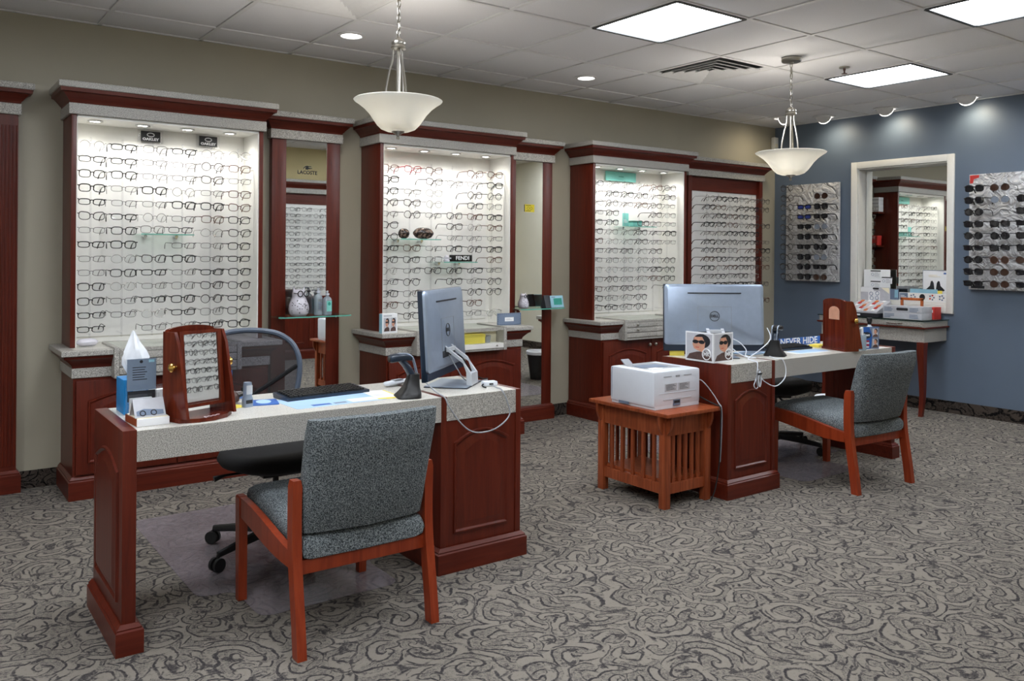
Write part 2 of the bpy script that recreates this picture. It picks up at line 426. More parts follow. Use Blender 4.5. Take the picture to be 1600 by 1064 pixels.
def spot(name, parent, loc, watts, col, size=1.6, blend=0.6, target=None, radius=0.02):
    d = bpy.data.lights.new(name, 'SPOT'); d.energy = watts; d.color = col; d.spot_size = size; d.spot_blend = blend; d.shadow_soft_size = radius
    o = bpy.data.objects.new(name, d); COL.objects.link(o); o.parent = parent; o.location = loc
    if target is not None:
        o.rotation_euler = (Vector(target)-Vector(loc)).to_track_quat('-Z', 'Y').to_euler()
    return o
ORD = ['first', 'second', 'third', 'fourth', 'fifth', 'sixth', 'seventh', 'eighth', 'ninth', 'tenth', 'eleventh', 'twelfth', 'thirteenth', 'fourteenth']

# ------------------------------------------------------------------ room shell
HC = 2.6936
def struct(name, mb, mat, parent=None):
    o = mb.build(name, mat, parent)
    if parent is None: o['kind'] = 'structure'
    return o
XL, YR, YP, XP = -9.9, -8.2, -4.95, -4.9     # left wall, rear wall, partition facing the cabinets, its end
struct('floor', MB().box(XL-.1, 0.4, YR-.1, 0.1, -0.06, 0.0), 'carpet')
struct('wall_back', MB().box(XL-.1, 0.0, 0.0, 0.1, 0.0, HC+.40), 'paint_tan')
# right wall, pierced by the niche of the framed mirror
NY0, NY1, NZ0, NZ1 = -1.80, -0.945, 0.93, 2.195
wr = MB()
wr.box(0, .2, NY1, 0.1, 0, HC+.40, 'paint_blue'); wr.box(0, .2, -3.75, NY0, 0, HC+.40, 'paint_blue')
wr.box(0, .2, NY0, NY1, 0, NZ0, 'paint_blue'); wr.box(0, .2, NY0, NY1, NZ1, HC+.40, 'paint_blue')
wr.box(0, .2, YP-.1, -3.75, 0, HC+.40, 'paint_cream'); wr.box(.19, .2, NY0, NY1, NZ0, NZ1, 'paint_blue')
struct('wall_right', wr, 'paint_blue')
struct('wall_partition', MB().box(XP, 0.0, YP-.1, YP, 0, HC+.40), 'paint_gold')
struct('wall_return', MB().box(XP, XP+.1, YR, YP-.1, 0, HC+.40), 'paint_cream')
struct('wall_rear', MB().box(XL, XP, YR-.1, YR, 0, HC+.40), 'paint_cream')
struct('wall_left', MB().box(XL-.1, XL, YR-.1, 0.0, 0, HC+.40), 'paint_cream')
# carpeted cove base
struct('baseboard_back', MB().box(XL, 0.0, -0.008, 0.0, 0, 0.10), 'carpet_base')
struct('baseboard_right', MB().box(-0.008, 0.0, YP, -0.008, 0, 0.105), 'carpet_base')
struct('baseboard_partition', MB().box(XP, -0.008, YP, YP+.008, 0, 0.10), 'carpet_base')

# suspended ceiling
TX, TY, X0G, Y0G = 0.585216, 0.68896, -7.03819, -0.36176
xs = [X0G + TX*k_ for k_ in range(-4, 12)]; ys = [Y0G - TY*k_ for k_ in range(0, 12)]
ce = MB()
ce.box(XL-.1, 0.2, YR-.1, 0.1, HC+.40, HC+.46, 'deck_grey')      # deck above the plenum
for x in xs: ce.box(x-.012, x+.012, YR, 0, HC, HC+.03, 'ceiling_grid')
for y in ys: ce.box(XL, 0, y-.012, y+.012, HC-.0005, HC+.0295, 'ceiling_grid')
ce.box(XL, 0, -.02, 0, HC, HC+.03, 'ceiling_grid'); ce.box(-.02, 0, YP, -.02, HC, HC+.03, 'ceiling_grid')
ceiling = struct('ceiling', ce, 'ceiling_grid')
TROFF = {(5, 2), (9, 2), (7, 4), (1, 2), (3, 4), (-1, 4), (11, 4), (-3, 2), (-3, 6), (1, 6), (-1, 8)}   # (column, row) of lights
VENTS = {(7, 1), (2, 1)}
gx = [XL] + xs + [0.0]; gy = [0.0] + ys + [YR]
tile_mesh = {}
for i in range(len(gx)-1):
    for j in range(len(gy)-1):
        key = (i-5, j-1)      # column k spans X0G+k*TX .. +TX ; row r spans row line r .. r+1
        if key in TROFF or key in VENTS: continue
        xa, xb, ya, yb = gx[i]+.0135, gx[i+1]-.0135, gy[j+1]+.0135, gy[j]-.0135
        if xb-xa < .02 or yb-ya < .02: continue
        wk = (round(xb-xa, 3), round(yb-ya, 3))
        if wk not in tile_mesh:
            tile_mesh[wk] = MB().box(-wk[0]/2, wk[0]/2, -wk[1]/2, wk[1]/2, 0, 0.012, bev=.003).mesh('ceiling_tile', 'ceiling_tile')
        inst('ceiling_tile', tile_mesh[wk], ceiling, ((xa+xb)/2, (ya+yb)/2, HC+.006))
def cell_c(c, r): return (X0G + TX*(c+.5), Y0G - TY*(r+.5))
def copy_tree(o, parent=None, loc=None, rz=None, label=None):
    c = o.copy(); COL.objects.link(c); c.parent = parent
    if loc is not None: c.location = loc
    if rz is not None: c.rotation_euler = (0, 0, rz)
    if label: c['label'] = label
    for ch in o.children: copy_tree(ch, c)
    return c
tl = {(5, 2): 'square fluorescent panel light with black edge above the left desk', (9, 2): 'square fluorescent panel light beyond the nearer air vent, by the sprinkler', (7, 4): 'square fluorescent panel light over the open carpet by the right wall'}
proto = None
for c, r in sorted(TROFF, key=lambda q: q not in tl):
    x, y = cell_c(c, r)
    lab = tl.get((c, r), 'square fluorescent panel light over the near half of the shop')
    if proto is None:
        proto = thing('ceiling_light', lab, 'ceiling light', (x, y, HC), 0, 'fluorescent ceiling panels')
        a, b = TX/2-.014, TY/2-.014
        fr = MB()
        for q in (0, 1):
            s_ = (-1, 1)[q]
            fr.box(s_*a-.012, s_*a+.012, -b, b, -.004, .02); fr.box(-a, a, s_*b-.012, s_*b+.012, -.004, .02)
        fr.build('light_frame', 'plastic_black', proto)
        for p in range(3):
            for q in range(3):
                wx, wy = 2*(a-.012)/3, 2*(b-.012)/3
                MB().box(-wx/2+.002, wx/2-.002, -wy/2+.002, wy/2-.002, 0.002, 0.006).build('diffuser_panel', 'diffuser', proto, loc=(-a+.012+wx*(p+.5), -b+.012+wy*(q+.5), 0))
        MB().box(-a, a, -b, b, .014, .02).build('housing', 'plastic_white', proto)
    else:
        cl = copy_tree(proto, None, (x, y, HC), None, lab)
        if (c, r) not in tl: cl.name = 'ceiling_light_offscreen'
# air vents
def vent(c, r, lab):
    x, y = cell_c(c, r); t = thing('air_vent', lab, 'vent', (x, y, HC), 0, 'ceiling air vents')
    a, b = TX/2-.014, TY/2-.014
    d_ = MB(); d_.box(-a, -a+.006, -b, b, .012, .30); d_.box(a-.006, a, -b, b, .012, .30); d_.box(-a, a, -b, -b+.006, .012, .30); d_.box(-a, a, b-.006, b, .012, .30); d_.box(-a, a, -b, b, .30, .306)
    d_.build('duct', 'duct_metal', t)
    for q in range(5):
        f1 = 1-q*.19; f0 = f1-.115
        m_ = MB()
        prof = [(-1, -1), (1, -1), (1, 1), (-1, 1)]
        z1, z0 = (.0 if q == 0 else -.004), .014
        outer = [(sx*a*f1, sy*b*f1, z1) for sx, sy in prof]; inner = [(sx*a*f0, sy*b*f0, z0) for sx, sy in prof]
        outer2 = [(p_[0], p_[1], p_[2]+.004) for p_ in outer]; inner2 = [(p_[0], p_[1], p_[2]+.004) for p_ in inner]
        m_.loft([outer, inner, inner2, outer2, outer], caps=False); m_.build('louver', 'ceiling_grid', t, smooth=0)
vent(7, 1, 'square louvered air vent, dusty, beside the recessed downlight'); vent(2, 1, 'square louvered air vent partly cut off above the left display case')
# recessed downlights
for (x, y, lab) in ((-5.158, -.706, 'round recessed downlight in front of the narrow mirror with crocodile logo'), (-3.202, -.665, 'round recessed downlight in front of the narrow mirror with yellow sticker')):
    t = thing('downlight', lab, 'downlight', (x, y, HC), 0, 'recessed downlights')
    MB().lathe([(.082, 0.006), (.085, -.002), (.066, -.005), (.060, .004)], 28).build('trim_ring', 'ceiling_grid', t)
    MB().lathe([(0, -.001), (.061, -.001)], 28).build('lens', 'down_glow', t)
    spot('downlight_lamp', t, (0, 0, -.02), 14, (1, .93, .82), 2.2, .7, radius=.06)
# wall washers: half-round eyeball lights along the blue wall
def washer(x, y, rz, lab, tgt):
    t = thing('wall_washer', lab, 'ceiling light', (x, y, HC), rz, 'wall washers over the blue wall')
    MB().lathe([(.105, .004), (.108, -.004), (.085, -.008), (.080, .003)], 28).build('trim_ring', 'ceiling_grid', t)
    hood = MB(); rings = []
    for j in range(9):
        a = PI*j/8; rings.append([(.078*math.cos(a)*math.cos(e_), -.078*math.sin(a)*math.cos(e_) + .0, -.062*math.sin(e_)) for e_ in (0, .4, .8, 1.2, 1.45)])
    hood.loft(rings, None, caps=False, closed=False); hood.build('hood', 'ceiling_grid', t)
    gl_ = MB(); gl_.poly([(.078*math.cos(PI*j/10), .002, -.069*math.sin(PI*j/10)) for j in range(11)]); gl_.build('lens', 'wash_glow', t)
    spot('washer_lamp', t, (0, .04, -.05), WASH_W, (1, .86, .62), 2.6, 1.0, target=tgt, radius=.05)
washer(-.50, -.46, 0.0, 'half-round ceiling washer turned to the tan wall near the corner', (0, .40, -.9))
washer(-.25, -.74, -PI/2, 'half-round ceiling washer nearest the corner, turned to the blue wall', (0, .40, -.9))
washer(-.21, -1.34, -PI/2, 'half-round ceiling washer over the framed mirror on the blue wall', (0, .40, -.9))
washer(-.20, -2.05, -PI/2, 'half-round ceiling washer over the sunglasses board beyond the framed mirror', (0, .40, -.9))
# sprinkler
t = thing('sprinkler_head', 'small metal fire sprinkler head in the ceiling by a panel light', 'sprinkler', (-2.0, -2.06, HC))
MB().lathe([(0, .004), (.036, .004), (.036, -.004), (0, -.006)], 20).build('escutcheon', 'nickel', t)
MB().lathe([(0, 0), (.009, 0), (.009, -.02), (.006, -.022), (.006, -.04), (.02, -.042), (.02, -.045), (0, -.045)], 14).build('sprinkler_body', 'brush_brown', t)
# motion sensor in the corner
t = thing('motion_sensor', 'small white sensor box high in the corner behind the pendant lamp', 'sensor', (-.045, -.03, 2.46))
MB().box(-.035, .035, -.022, .022, 0, .13, bev=.01).build('housing', 'trim_white', t); MB().box(-.022, .022, -.026, -.02, .02, .06, bev=.004).build('lens', 'paper_cream', t)
MB().box(-.02, .02, .02, .03, .03, .1).build('bracket', 'trim_white', t)

# ------------------------------------------------------------------ joinery helpers
def arch_outline(x0, x1, z0, z1, rise, n=10):
    """panel outline whose top edge is a shallow arch"""
    P = [(x0, z0), (x1, z0)]
    for j in range(n+1):
        t_ = j/n; P.append((x1+(x0-x1)*t_, z1 + rise*math.sin(PI*t_)))
    return P
def raised_panel(name, parent, x0, x1, z0, z1, rise, y, mat='wood_cherry', face='y', s=-1):
    """frame bead, sunk bevel and raised field of a cathedral panel; face y: plane y, facing s"""
    def inset(d): return arch_outline(x0+d, x1-d, z0+d, z1-d, rise)
    def P(o, yy): return [((p[0], yy, p[1]) if face == 'y' else (yy, p[0], p[1])) for p in o]
    mb = MB()
    mb.loft([P(inset(0), y), P(inset(.003), y+s*.008), P(inset(.009), y+s*.008), P(inset(.016), y+s*.001), P(inset(.020), y+s*.001), P(inset(.046), y+s*.011), P(inset(.05), y+s*.011)], None, caps=False)
    o = P(inset(.05), y+s*.011); mb.poly(o)
    return mb.build(name, mat, parent, smooth=25)
CROWN = [(0, 0), (.010, .001), (.013, .012), (.020, .017), (.024, .024), (.046, .048), (.053, .053), (.062, .055), (.064, .075), (0, .075)]
COVE = [(0, 0), (.006, .0), (.008, .012), (.014, .020), (.030, .038), (.044, .050), (.052, .054), (.054, .070), (0, .070)]
PLINTH = [(0, 0), (.022, 0), (.022, .098), (.016, .104), (.017, .110), (.010, .118), (.004, .125), (0, .125)]
def slab_prof(o, h): return [(0, 0), (o-.003, 0), (o, .003), (o, h-.003), (o-.003, h), (0, h)]
def raise_(prof, z): return [(o, z+h) for o, h in prof]
def knob(name, parent, loc, r=.014, mat='nickel', axis=(PI/2, 0, 0)):
    return MB().lathe([(0, 0), (r*.45, 0), (r*.4, r*.7), (r, r*1.1), (r*.95, r*1.7), (r*.5, r*2.0), (0, r*2.05)], 14).build(name, mat, parent, loc=loc, rot=axis)

BF, UF = -0.41, -0.30      # fronts of base cabinet and of the upper case
def base_cabinet(t, w, n_doors=2):
    h = w/2
    MB().sweep_u(PLINTH, -h, h, BF, -.01).build('plinth', 'wood_cherry_across', t)
    MB().box(-h, h, BF, -.008, .10, .662).build('base_body', 'wood_cherry', t)
    dw = (w-.02)/n_doors
    for q in range(n_doors):
        d = MB().box(-h+.01+dw*q+.003, -h+.01+dw*(q+1)-.003, BF-.018, BF-.002, .135, .645, bev=.003).build('door', 'wood_cherry', t)
        a = -h+.01+dw*q
        raised_panel('raised_panel', d, a+.06, a+dw-.06, .195, .535, .045, BF-.018)
        knob('door_knob', d, (a+dw-.035 if q % 2 == 0 else a+.035, BF-.018, .60))
def sweep_end(prof, xo, xi, yf, yb, mat=None):
    """moulding run along one side and round the front corner as far as xi"""
    sg = -1 if xo < xi else 1
    return MB().loft([[(xo+sg*o, yb, z) for o, z in prof], [(xo+sg*o, yf-o, z) for o, z in prof], [(xi, yf-o, z) for o, z in prof]])
def counter(t, w, box=True):
    h = w/2
    for sg in (-1, 1):
        xo, xi = sg*h, sg*(h-.192)
        sweep_end(raise_(slab_prof(.008, .055), .66), xo, xi, BF, -.008).build('lower_band', 'laminate', t)
        sweep_end(raise_(COVE, .715), xo, xi, BF, -.008).build('cove_moulding', 'wood_cherry_across', t)
        sweep_end(raise_(slab_prof(.066, .030), .785), xo, xi, BF, -.008).build('counter_slab', 'laminate', t)
    MB().box(-h, h, BF, -.008, .785, .814).build('counter_top', 'laminate_top', t)
def crown_top(t, x0, x1, yf, zf=2.110, yb=-.008):
    MB().sweep_u(raise_(slab_prof(.014, .062), zf), x0, x1, yf, yb).build('frieze_band', 'laminate', t)
    MB().sweep_u(raise_(CROWN, zf+.062), x0, x1, yf, yb).build('crown_moulding', 'wood_cherry_across', t)
    MB().sweep_u(raise_(slab_prof(.072, .036), zf+.137), x0, x1, yf, yb).build('crown_slab', 'laminate', t)
    MB().box(x0, x1, yf, yb, zf+.14, zf+.172).build('crown_lid', 'laminate', t)
def pucks(t, w, n=4):
    for q in range(n):
        x = -w/2 + w*(q+.42)/n
        p = MB().lathe([(.040, .002), (.042, -.006), (.031, -.008), (.029, 0)], 18).build('puck_trim', 'chrome', t, loc=(x, -.19, 2.0985))
        MB().lathe([(0, -.004), (.030, -.004)], 18).build('puck_lamp', 'puck_glow', p)
        spot('puck_light', t, (x, -.19, 2.085), PUCK_W, (1, .97, .90), 2.7, 1.0, target=(x, -.19, 0.9), radius=.03)

def drawer_case(t, w, openfront=False):
    """speckled case of shallow drawers under a glass lid, let into the counter"""
    x0, x1, yf = -w/2+.19, w/2-.19, BF-.082
    s = MB()
    s.box(x0, x0+.026, yf, -.13, .655, .825, bev=.003); s.box(x1-.026, x1, yf, -.13, .655, .825, bev=.003)
    s.box(x0+.026, x1-.026, yf+.012, BF-.02, .655, .672); s.box(x0+.026, x1-.026, yf+.006, yf+.03, .800, .818)
    s.build('drawer_case', 'laminate', t)
    MB().box(x0+.026, x1-.026, yf+.02, -.13, .818, .823).build('glass_lid', 'glass_case', t)
    if not openfront:
        MB().box(x0+.026, x1-.026, yf+.03, BF, .788, .798).build('tray_lining', 'board_grey', t)
        for rw in range(3):
            z0 = .675+.042*rw
            for q in range(2):
                a = x0+.028+q*(x1-x0-.054)/2; b = a+(x1-x0-.058)/2
                d = MB().box(a, b, yf+.004, yf+.020, z0, z0+.038, bev=.002).build('drawer_front', 'laminate', t)
                if rw != 0: knob('drawer_knob', d, (a+(b-a)*(.33 if q == 0 else .6), yf+.004, z0+.019), .011)
    else:
        MB().box(x0+.026, x1-.026, yf+.006, yf+.012, .672, .800).build('glass_front', 'glass_case', t)
        MB().box(x0+.026, x1-.026, yf+.004, yf+.016, .672, .706).build('drawer_front', 'board_grey', t)
        MB().box(x0+.026, x1-.026, yf+.016, BF+.02, .698, .706).build('case_floor', 'board_grey', t)
        for q in (0, 1): knob('drawer_knob', t, (x0+.07 if q == 0 else x1-.09, yf+.004, .690), .007)
        MB().box(x0+.026, x1-.026, BF+.02, BF+.03, .674, .80).build('case_back', 'paper_cream', t)

def display_case(xa, xb, name, lab, openfront=False):
    w = xb-xa; h = w/2
    t = thing(name, lab, 'display cabinet', ((xa+xb)/2, 0, 0), 0, 'lit eyeglass display cabinets')
    base_cabinet(t, w); counter(t, w); drawer_case(t, w, openfront)
    for s_ in (-1, 1):
        p = MB().box(min(s_*h, s_*(h-.026)), max(s_*h, s_*(h-.026)), UF, -.008, .815, 2.11, bev=.002).build('side_panel', 'wood_cherry', t)
        MB().box(min(s_*(h-.026), s_*(h-.032)), max(s_*(h-.026), s_*(h-.032)), UF+.004, -.012, .816, 2.108).build('side_lining', 'panel_white', p)
    MB().box(-h+.026, h-.026, -.022, -.008, .815, 2.11).build('back_lining', 'panel_white', t)
    MB().box(-h+.026, h-.026, UF+.004, -.008, 2.098, 2.11).build('case_ceiling', 'panel_white', t)
    MB().box(-h+.05, h-.07, -.034, -.024, .85, 1.985, bev=.002).build('display_board', 'board_grey', t)
    crown_top(t, -h, h, UF-.002)
    pucks(t, w-.06)
    return t
C1 = (-6.640, -5.560); C2 = (-4.745, -3.610); C3 = (-2.800, -1.680)
case1 = display_case(*C1, 'display_cabinet', 'lit cherry display case with two black logo signs above its eyeglasses')
case2 = display_case(*C2, 'display_cabinet', 'lit cherry display case with leopard spectacle cases on a glass shelf', True)
case3 = display_case(*C3, 'display_cabinet', 'lit cherry display case with a teal sign above its eyeglasses')

# fluted cabinet end cut off by the frame
def fluted(t_loc):
    t = thing('display_cabinet', 'tall dark cherry cabinet with a fluted pilaster beside the bare wall', 'display cabinet', t_loc)
    h = .55; yf = -.06
    MB().sweep_u(PLINTH, -h, h, yf, -.008).build('plinth', 'wood_cherry_across', t)
    MB().box(-h, h, yf, -.008, .10, 2.11).build('carcass', 'wood_cherry', t)
    for q in range(5):
        x = h-.012-.018*q
        MB().tube([(x, yf, .15), (x, yf, 2.05)], .0065, 8).build('flute', 'wood_cherry', t)
    MB().box(-h+.12, h-.12, yf-.008, yf, .2, 2.0, bev=.003).build('door', 'wood_cherry', t)
    crown_top(t, -h, h, yf-.002)
    return t
fluted((-7.42, 0, 0))

def tower(xa, xb, lab, zs=.925, sl=.098):
    w = xb-xa; h = w/2; yf = -.06
    t = thing('mirror_tower', lab, 'mirror', ((xa+xb)/2, 0, 0), 0, 'narrow mirrors between the cases')
    MB().sweep_u(PLINTH, -h, h, yf, -.008).build('plinth', 'wood_cherry_across', t)
    MB().box(-h+.02, h-.02, yf+.03, -.008, .10, 2.11).build('back_board', 'wood_cherry', t)
    for s_ in (-1, 1):
        ws = sl if s_ < 0 else .098
        MB().box(min(s_*h, s_*(h-ws)), max(s_*h, s_*(h-ws)), yf, -.008, .12, 2.11, bev=.003).build('stile', 'wood_cherry', t)
    MB().box(-h+sl, h-.098, yf+.004, yf+.028, .12, 2.11).build('mirror_pane', 'mirror', t)
    crown_top(t, -h, h, yf-.002)
    sh = MB(); sh.prism([(-h-.004, yf-.005), (h+.02, yf-.005), (h+.02, yf-.15), (h-.03, yf-.175), (-h+.03, yf-.175), (-h-.004, yf-.15)], 'z', zs, zs+.008)
    so = sh.build('glass_shelf', 'glass_shelf', t)
    MB().prism([(h+.0205, yf-.15), (h-.03, yf-.1755), (-h+.03, yf-.1755), (-h-.0045, yf-.15), (-h-.003, yf-.149), (-h+.0305, yf-.174), (h-.0305, yf-.174), (h+.019, yf-.149)], 'z', zs, zs+.008).build('glass_edge', 'glass_edge', so)
    for s_ in (-1, 1):
        MB().tube([(s_*(h-.05), yf, zs-.006), (s_*(h-.05), yf-.06, zs-.006)], .008, 8).build('shelf_bracket', 'chrome', so)
    return t
T1 = (-5.415, -4.930); T2 = (-3.460, -3.036)
tower1 = tower(*T1, 'narrow cherry mirror tower with the crocodile logo and owl vase shelf')
tower2 = tower(*T2, 'narrow cherry mirror tower with a yellow sticker on the glass', .915, .05)

def rack_unit(xa, xb, lab, loc=None, rz=0.0, yf=-.085):
    w = xb-xa; h = w/2
    t = thing('eyewear_rack', lab, 'display cabinet', loc or ((xa+xb)/2, 0, 0), rz)
    MB().sweep_u(PLINTH, -h, h, yf, -.008).build('plinth', 'wood_cherry_across', t)
    MB().box(-h, h, yf, -.008, .10, .80).build('base_body', 'wood_cherry', t)
    for q in range(2):
        a = -h+.02+q*(w-.04)/2; b = a+(w-.04)/2-.006
        d = MB().box(a, b, yf-.016, yf-.001, .135, .77, bev=.003).build('door', 'wood_cherry', t)
        raised_panel('raised_panel', d, a+.06, b-.06, .2, .64, .04, yf-.016)
    for s_ in (-1, 1):
        MB().box(min(s_*h, s_*(h-.05)), max(s_*h, s_*(h-.05)), yf, -.008, .80, 2.11, bev=.004).build('post', 'wood_cherry', t)
    MB().box(-h+.05, h-.05, yf+.035, -.008, 1.975, 2.11).build('header', 'wood_cherry_across', t)
    MB().box(-h+.05, h-.05, yf+.045, -.008, .80, 1.975).build('display_board', 'board_grey', t)
    crown_top(t, -h, h, yf-.002)
    return t
U4 = (-1.415, -0.310)
unit4 = rack_unit(*U4, 'open cherry rack of eyeglasses beside the corner, without case lights')
# the rack on the partition opposite, seen in the mirrors
unit5 = rack_unit(-1.15, 1.15, 'eyeglass rack on the partition wall, seen only in the mirrors', (-3.15, YP, 0), PI)

# ------------------------------------------------------------------ eyeglasses
def outline(style, n=18):
    """lens outline, centre 0,0, about 52 x 36 mm"""
    P = []
    for j in range(n):
        a = 2*PI*j/n; c, s_ = math.cos(a), math.sin(a)
        if style == 'round': x, z = .0235*c, .0225*s_
        elif style == 'square': e = .62; x, z = .0265*abs(c)**e*(1 if c >= 0 else -1), .0190*abs(s_)**e*(1 if s_ >= 0 else -1)
        elif style == 'narrow': e = .60; x, z = .0265*abs(c)**e*(1 if c >= 0 else -1), .0145*abs(s_)**e*(1 if s_ >= 0 else -1)
        elif style == 'cat':
            e = .8; x, z = .0262*abs(c)**e*(1 if c >= 0 else -1), .0195*abs(s_)**e*(1 if s_ >= 0 else -1); z += .006*max(0, c)*max(0, s_+.3)
        else:  # pilot
            x, z = .0262*c, .0215*s_; x += .005*(.4-s_)*(-1 if c < 0 else .2)*abs(c)
        P.append((x, z))
    return P
def glasses_parts(style, r, scale=1.12, half=False):
    """meshes of one pair, nose bridge at the origin, facing -y; returns front, lens, temple"""
    o = outline(style); cx = .0335
    fr = MB()
    for s_ in (-1, 1):
        pts = [(s_*(cx+x), .004*abs(x/.026)**2, z) for x, z in o]
        fr.tube(pts, [r*(1.25 if p[2] > .006 else 1.0) for p in pts], 5, closed=True)
        fr.tube([(s_*(cx+.026), .002, .012), (s_*(cx+.033), .006, .013), (s_*(cx+.0345), .012, .013)], r*1.35, 5)
    fr.tube([(-.0095, 0, .005), (-.004, -.002, .0085), (.004, -.002, .0085), (.0095, 0, .005)], r*1.3, 5)
    for s_ in (-1, 1): fr.tube([(s_*.009, .002, .002), (s_*.007, .009, -.004), (s_*.008, .01, -.010)], r*.8, 4)
    ln = MB(); ln.poly([(x, .003*abs(x/.026)**2+.0005, z) for x, z in outline(style, 14)])
    tm = MB(); tm.tube(spline([(0, 0, 0), (.001, .05, .001), (.003, .095, 0), (.006, .120, -.012), (.009, .136, -.032)], 3), [r*1.3]*4+[r*1.2]*5+[r*1.7]*4, 5, flat=.8)
    M = Matrix.Scale(scale, 4)
    for b in (fr, ln, tm): b.xf(M)
    return fr, ln, tm, cx*scale, .0345*scale + cx*scale, scale
GM = {}
def gset(style, r, fmat, lmat, single=False):
    key = (style, r, fmat, lmat, single)
    if key not in GM:
        fr, ln, tm, cx, ex, sc = glasses_parts(style, r)
        if not single:
            GM[key] = (fr.mesh('frame_front', fmat, 60), ln.mesh('lens', lmat, 0), tm.mesh('temple', fmat, 60), cx, ex, sc)
        else:
            one = MB(); i0 = one.mi(fmat); i1 = one.mi(lmat)
            def add(bm_src, off, mi_, mir=False):
                me = bpy.data.meshes.new('tmp'); bm_src.bm.to_mesh(me)
                n0 = len(one.bm.faces); nv0 = len(one.bm.verts)
                one.bm.from_mesh(me); bpy.data.meshes.remove(me)
                one.bm.verts.ensure_lookup_table(); one.bm.faces.ensure_lookup_table()
                for v_ in one.bm.verts[nv0:]:
                    if mir: v_.co.x = -v_.co.x
                    v_.co += Vector(off)
                for f_ in one.bm.faces[n0:]: f_.material_index = mi_
            add(fr, (0, 0, 0), i0)
            for s_ in (-1, 1):
                add(ln, (s_*cx, 0, 0), i1); add(tm, (s_*ex, .012*sc, .013*sc), i0, s_ > 0)
            GM[key] = (one.mesh('eyeglasses', None, 60),)
    return GM[key]
def place_glasses(name, lab, cat, group, loc, rz, spec, single=False, drop=0.0):
    g = gset(*spec, single)
    if single:
        o = inst(name, g[0], None, loc, (drop, 0, rz)); return tag(o, lab, cat, group)
    t = thing(name, lab, cat, loc, rz, group); t.rotation_euler = (drop, 0, rz)
    fm, lm, tm, cx, ex, sc = g
    inst('frame_front', fm, t)
    for s_ in (-1, 1):
        inst('lens', lm, t, (s_*cx, 0, 0))
        o = inst('temple', tm, t, (s_*ex, .012*sc, .013*sc))
        if s_ > 0: o.scale.x = -1
    return t
KINDS = [(('square', .0021, 'frame_black', 'lens_clear'), 'black square'), (('narrow', .0022, 'frame_black', 'lens_clear'), 'black narrow'),
         (('square', .0013, 'frame_gun', 'lens_clear'), 'thin gunmetal square'), (('round', .0012, 'frame_silver', 'lens_clear'), 'thin silver round'),
         (('cat', .0020, 'frame_dark', 'lens_clear'), 'dark upswept'), (('pilot', .0011, 'frame_silver', 'lens_clear'), 'thin silver teardrop'),
         (('square', .0024, 'frame_black', 'lens_clear'), 'thick black square'), (('narrow', .0013, 'frame_dark', 'lens_clear'), 'thin dark narrow'),
         (('round', .0019, 'frame_dark', 'lens_clear'), 'dark round'), (('cat', .0020, 'frame_brown', 'lens_clear'), 'brown upswept'),
         (('square', .0019, 'frame_brown', 'lens_clear'), 'brown square'), (('narrow', .0012, 'frame_gun', 'lens_clear'), 'thin gunmetal narrow')]
COUNT = 0; LIMIT = 300
overflow = []
def rack(xs_, zs_, yfront, yboard, phrase, group, rods_parent, seed, single, skip=(), weights=None, shelves=(), special=None):
    global COUNT
    rnd = random.Random(seed); ox = rods_parent.location.x
    rod = MB().tube([(0, 0, zs_[-1]-.05), (0, 0, zs_[0]+.05)], .006, 8)
    peg = MB(); 
    rod_me = rod.mesh('display_rod', 'acrylic'); 
    peg.tube([(0, 0, -.004), (0, -.026, -.003), (0, -.034, .0005)], .003, 5); peg_me = peg.mesh('peg', 'acrylic')
    for c, x in enumerate(xs_):
        cut = [sh for sh in shelves if sh[0] < x < sh[1]]
        if cut:      # the rod is interrupted by the glass shelf it carries
            z_ = cut[0][2]; rm = MB().tube([(0, 0, zs_[-1]-.05), (0, 0, z_)], .006, 8); rm.tube([(0, 0, z_+.006), (0, 0, zs_[0]+.05)], .006, 8); me_ = rm.mesh('display_rod', 'acrylic')
        else: me_ = rod_me
        ro = inst('display_rod', me_, rods_parent, (x-ox, yfront+.040, 0))
        for q in (0, 1): 
            MB().tube([(0, 0, 0), (0, yboard-yfront-.040, 0)], .005, 6).build('standoff', 'acrylic', ro, loc=(0, 0, zs_[0]+.03 if q == 0 else zs_[-1]-.03))
        for r, z in enumerate(zs_):
            if (r, c) in skip: continue
            inst('peg', peg_me, ro, (0, 0, z))
            j = rnd.choices(range(len(KINDS)), weights or [5, 4, 4, 3, 4, 2, 2, 3, 3, 2, 2, 3])[0]
            spec, word = KINDS[j]
            if special and (r, c) in special: spec, word = special[(r, c)]
            loc = (x+rnd.uniform(-.002, .002), yfront+rnd.uniform(-.006, .004), z+rnd.uniform(-.0015, .0025)); rz = rnd.uniform(-.045, .045)
            lab = '%s eyeglasses, %s from top on %s rod from %s' % (word, ORD[r], ORD[c], phrase)
            if COUNT < LIMIT:
                place_glasses('eyeglasses', lab, 'eyeglasses', group, loc, rz, spec, single, rnd.uniform(-.02, .05)); COUNT += 1
            else: overflow.append((loc, rz, spec))
def lin(a, b, n): return [a+(b-a)*j/(n-1) for j in range(n)]
YG = -.220
rack(lin(-6.522, -5.680, 6), lin(1.955, .905, 14), YG, -.034, 'fluted-cabinet side, black-sign case', 'eyeglasses in the case with black signs', case1, 11, False, shelves=((-6.265, -5.965, 1.452),),
     skip={(0, 2), (13, 1), (7, 2), (6, 2), (6, 3), (3, 3)} - {(0, 2), (3, 3)}, weights=[6, 5, 4, 2, 2, 2, 3, 4, 1, 1, 2, 4])
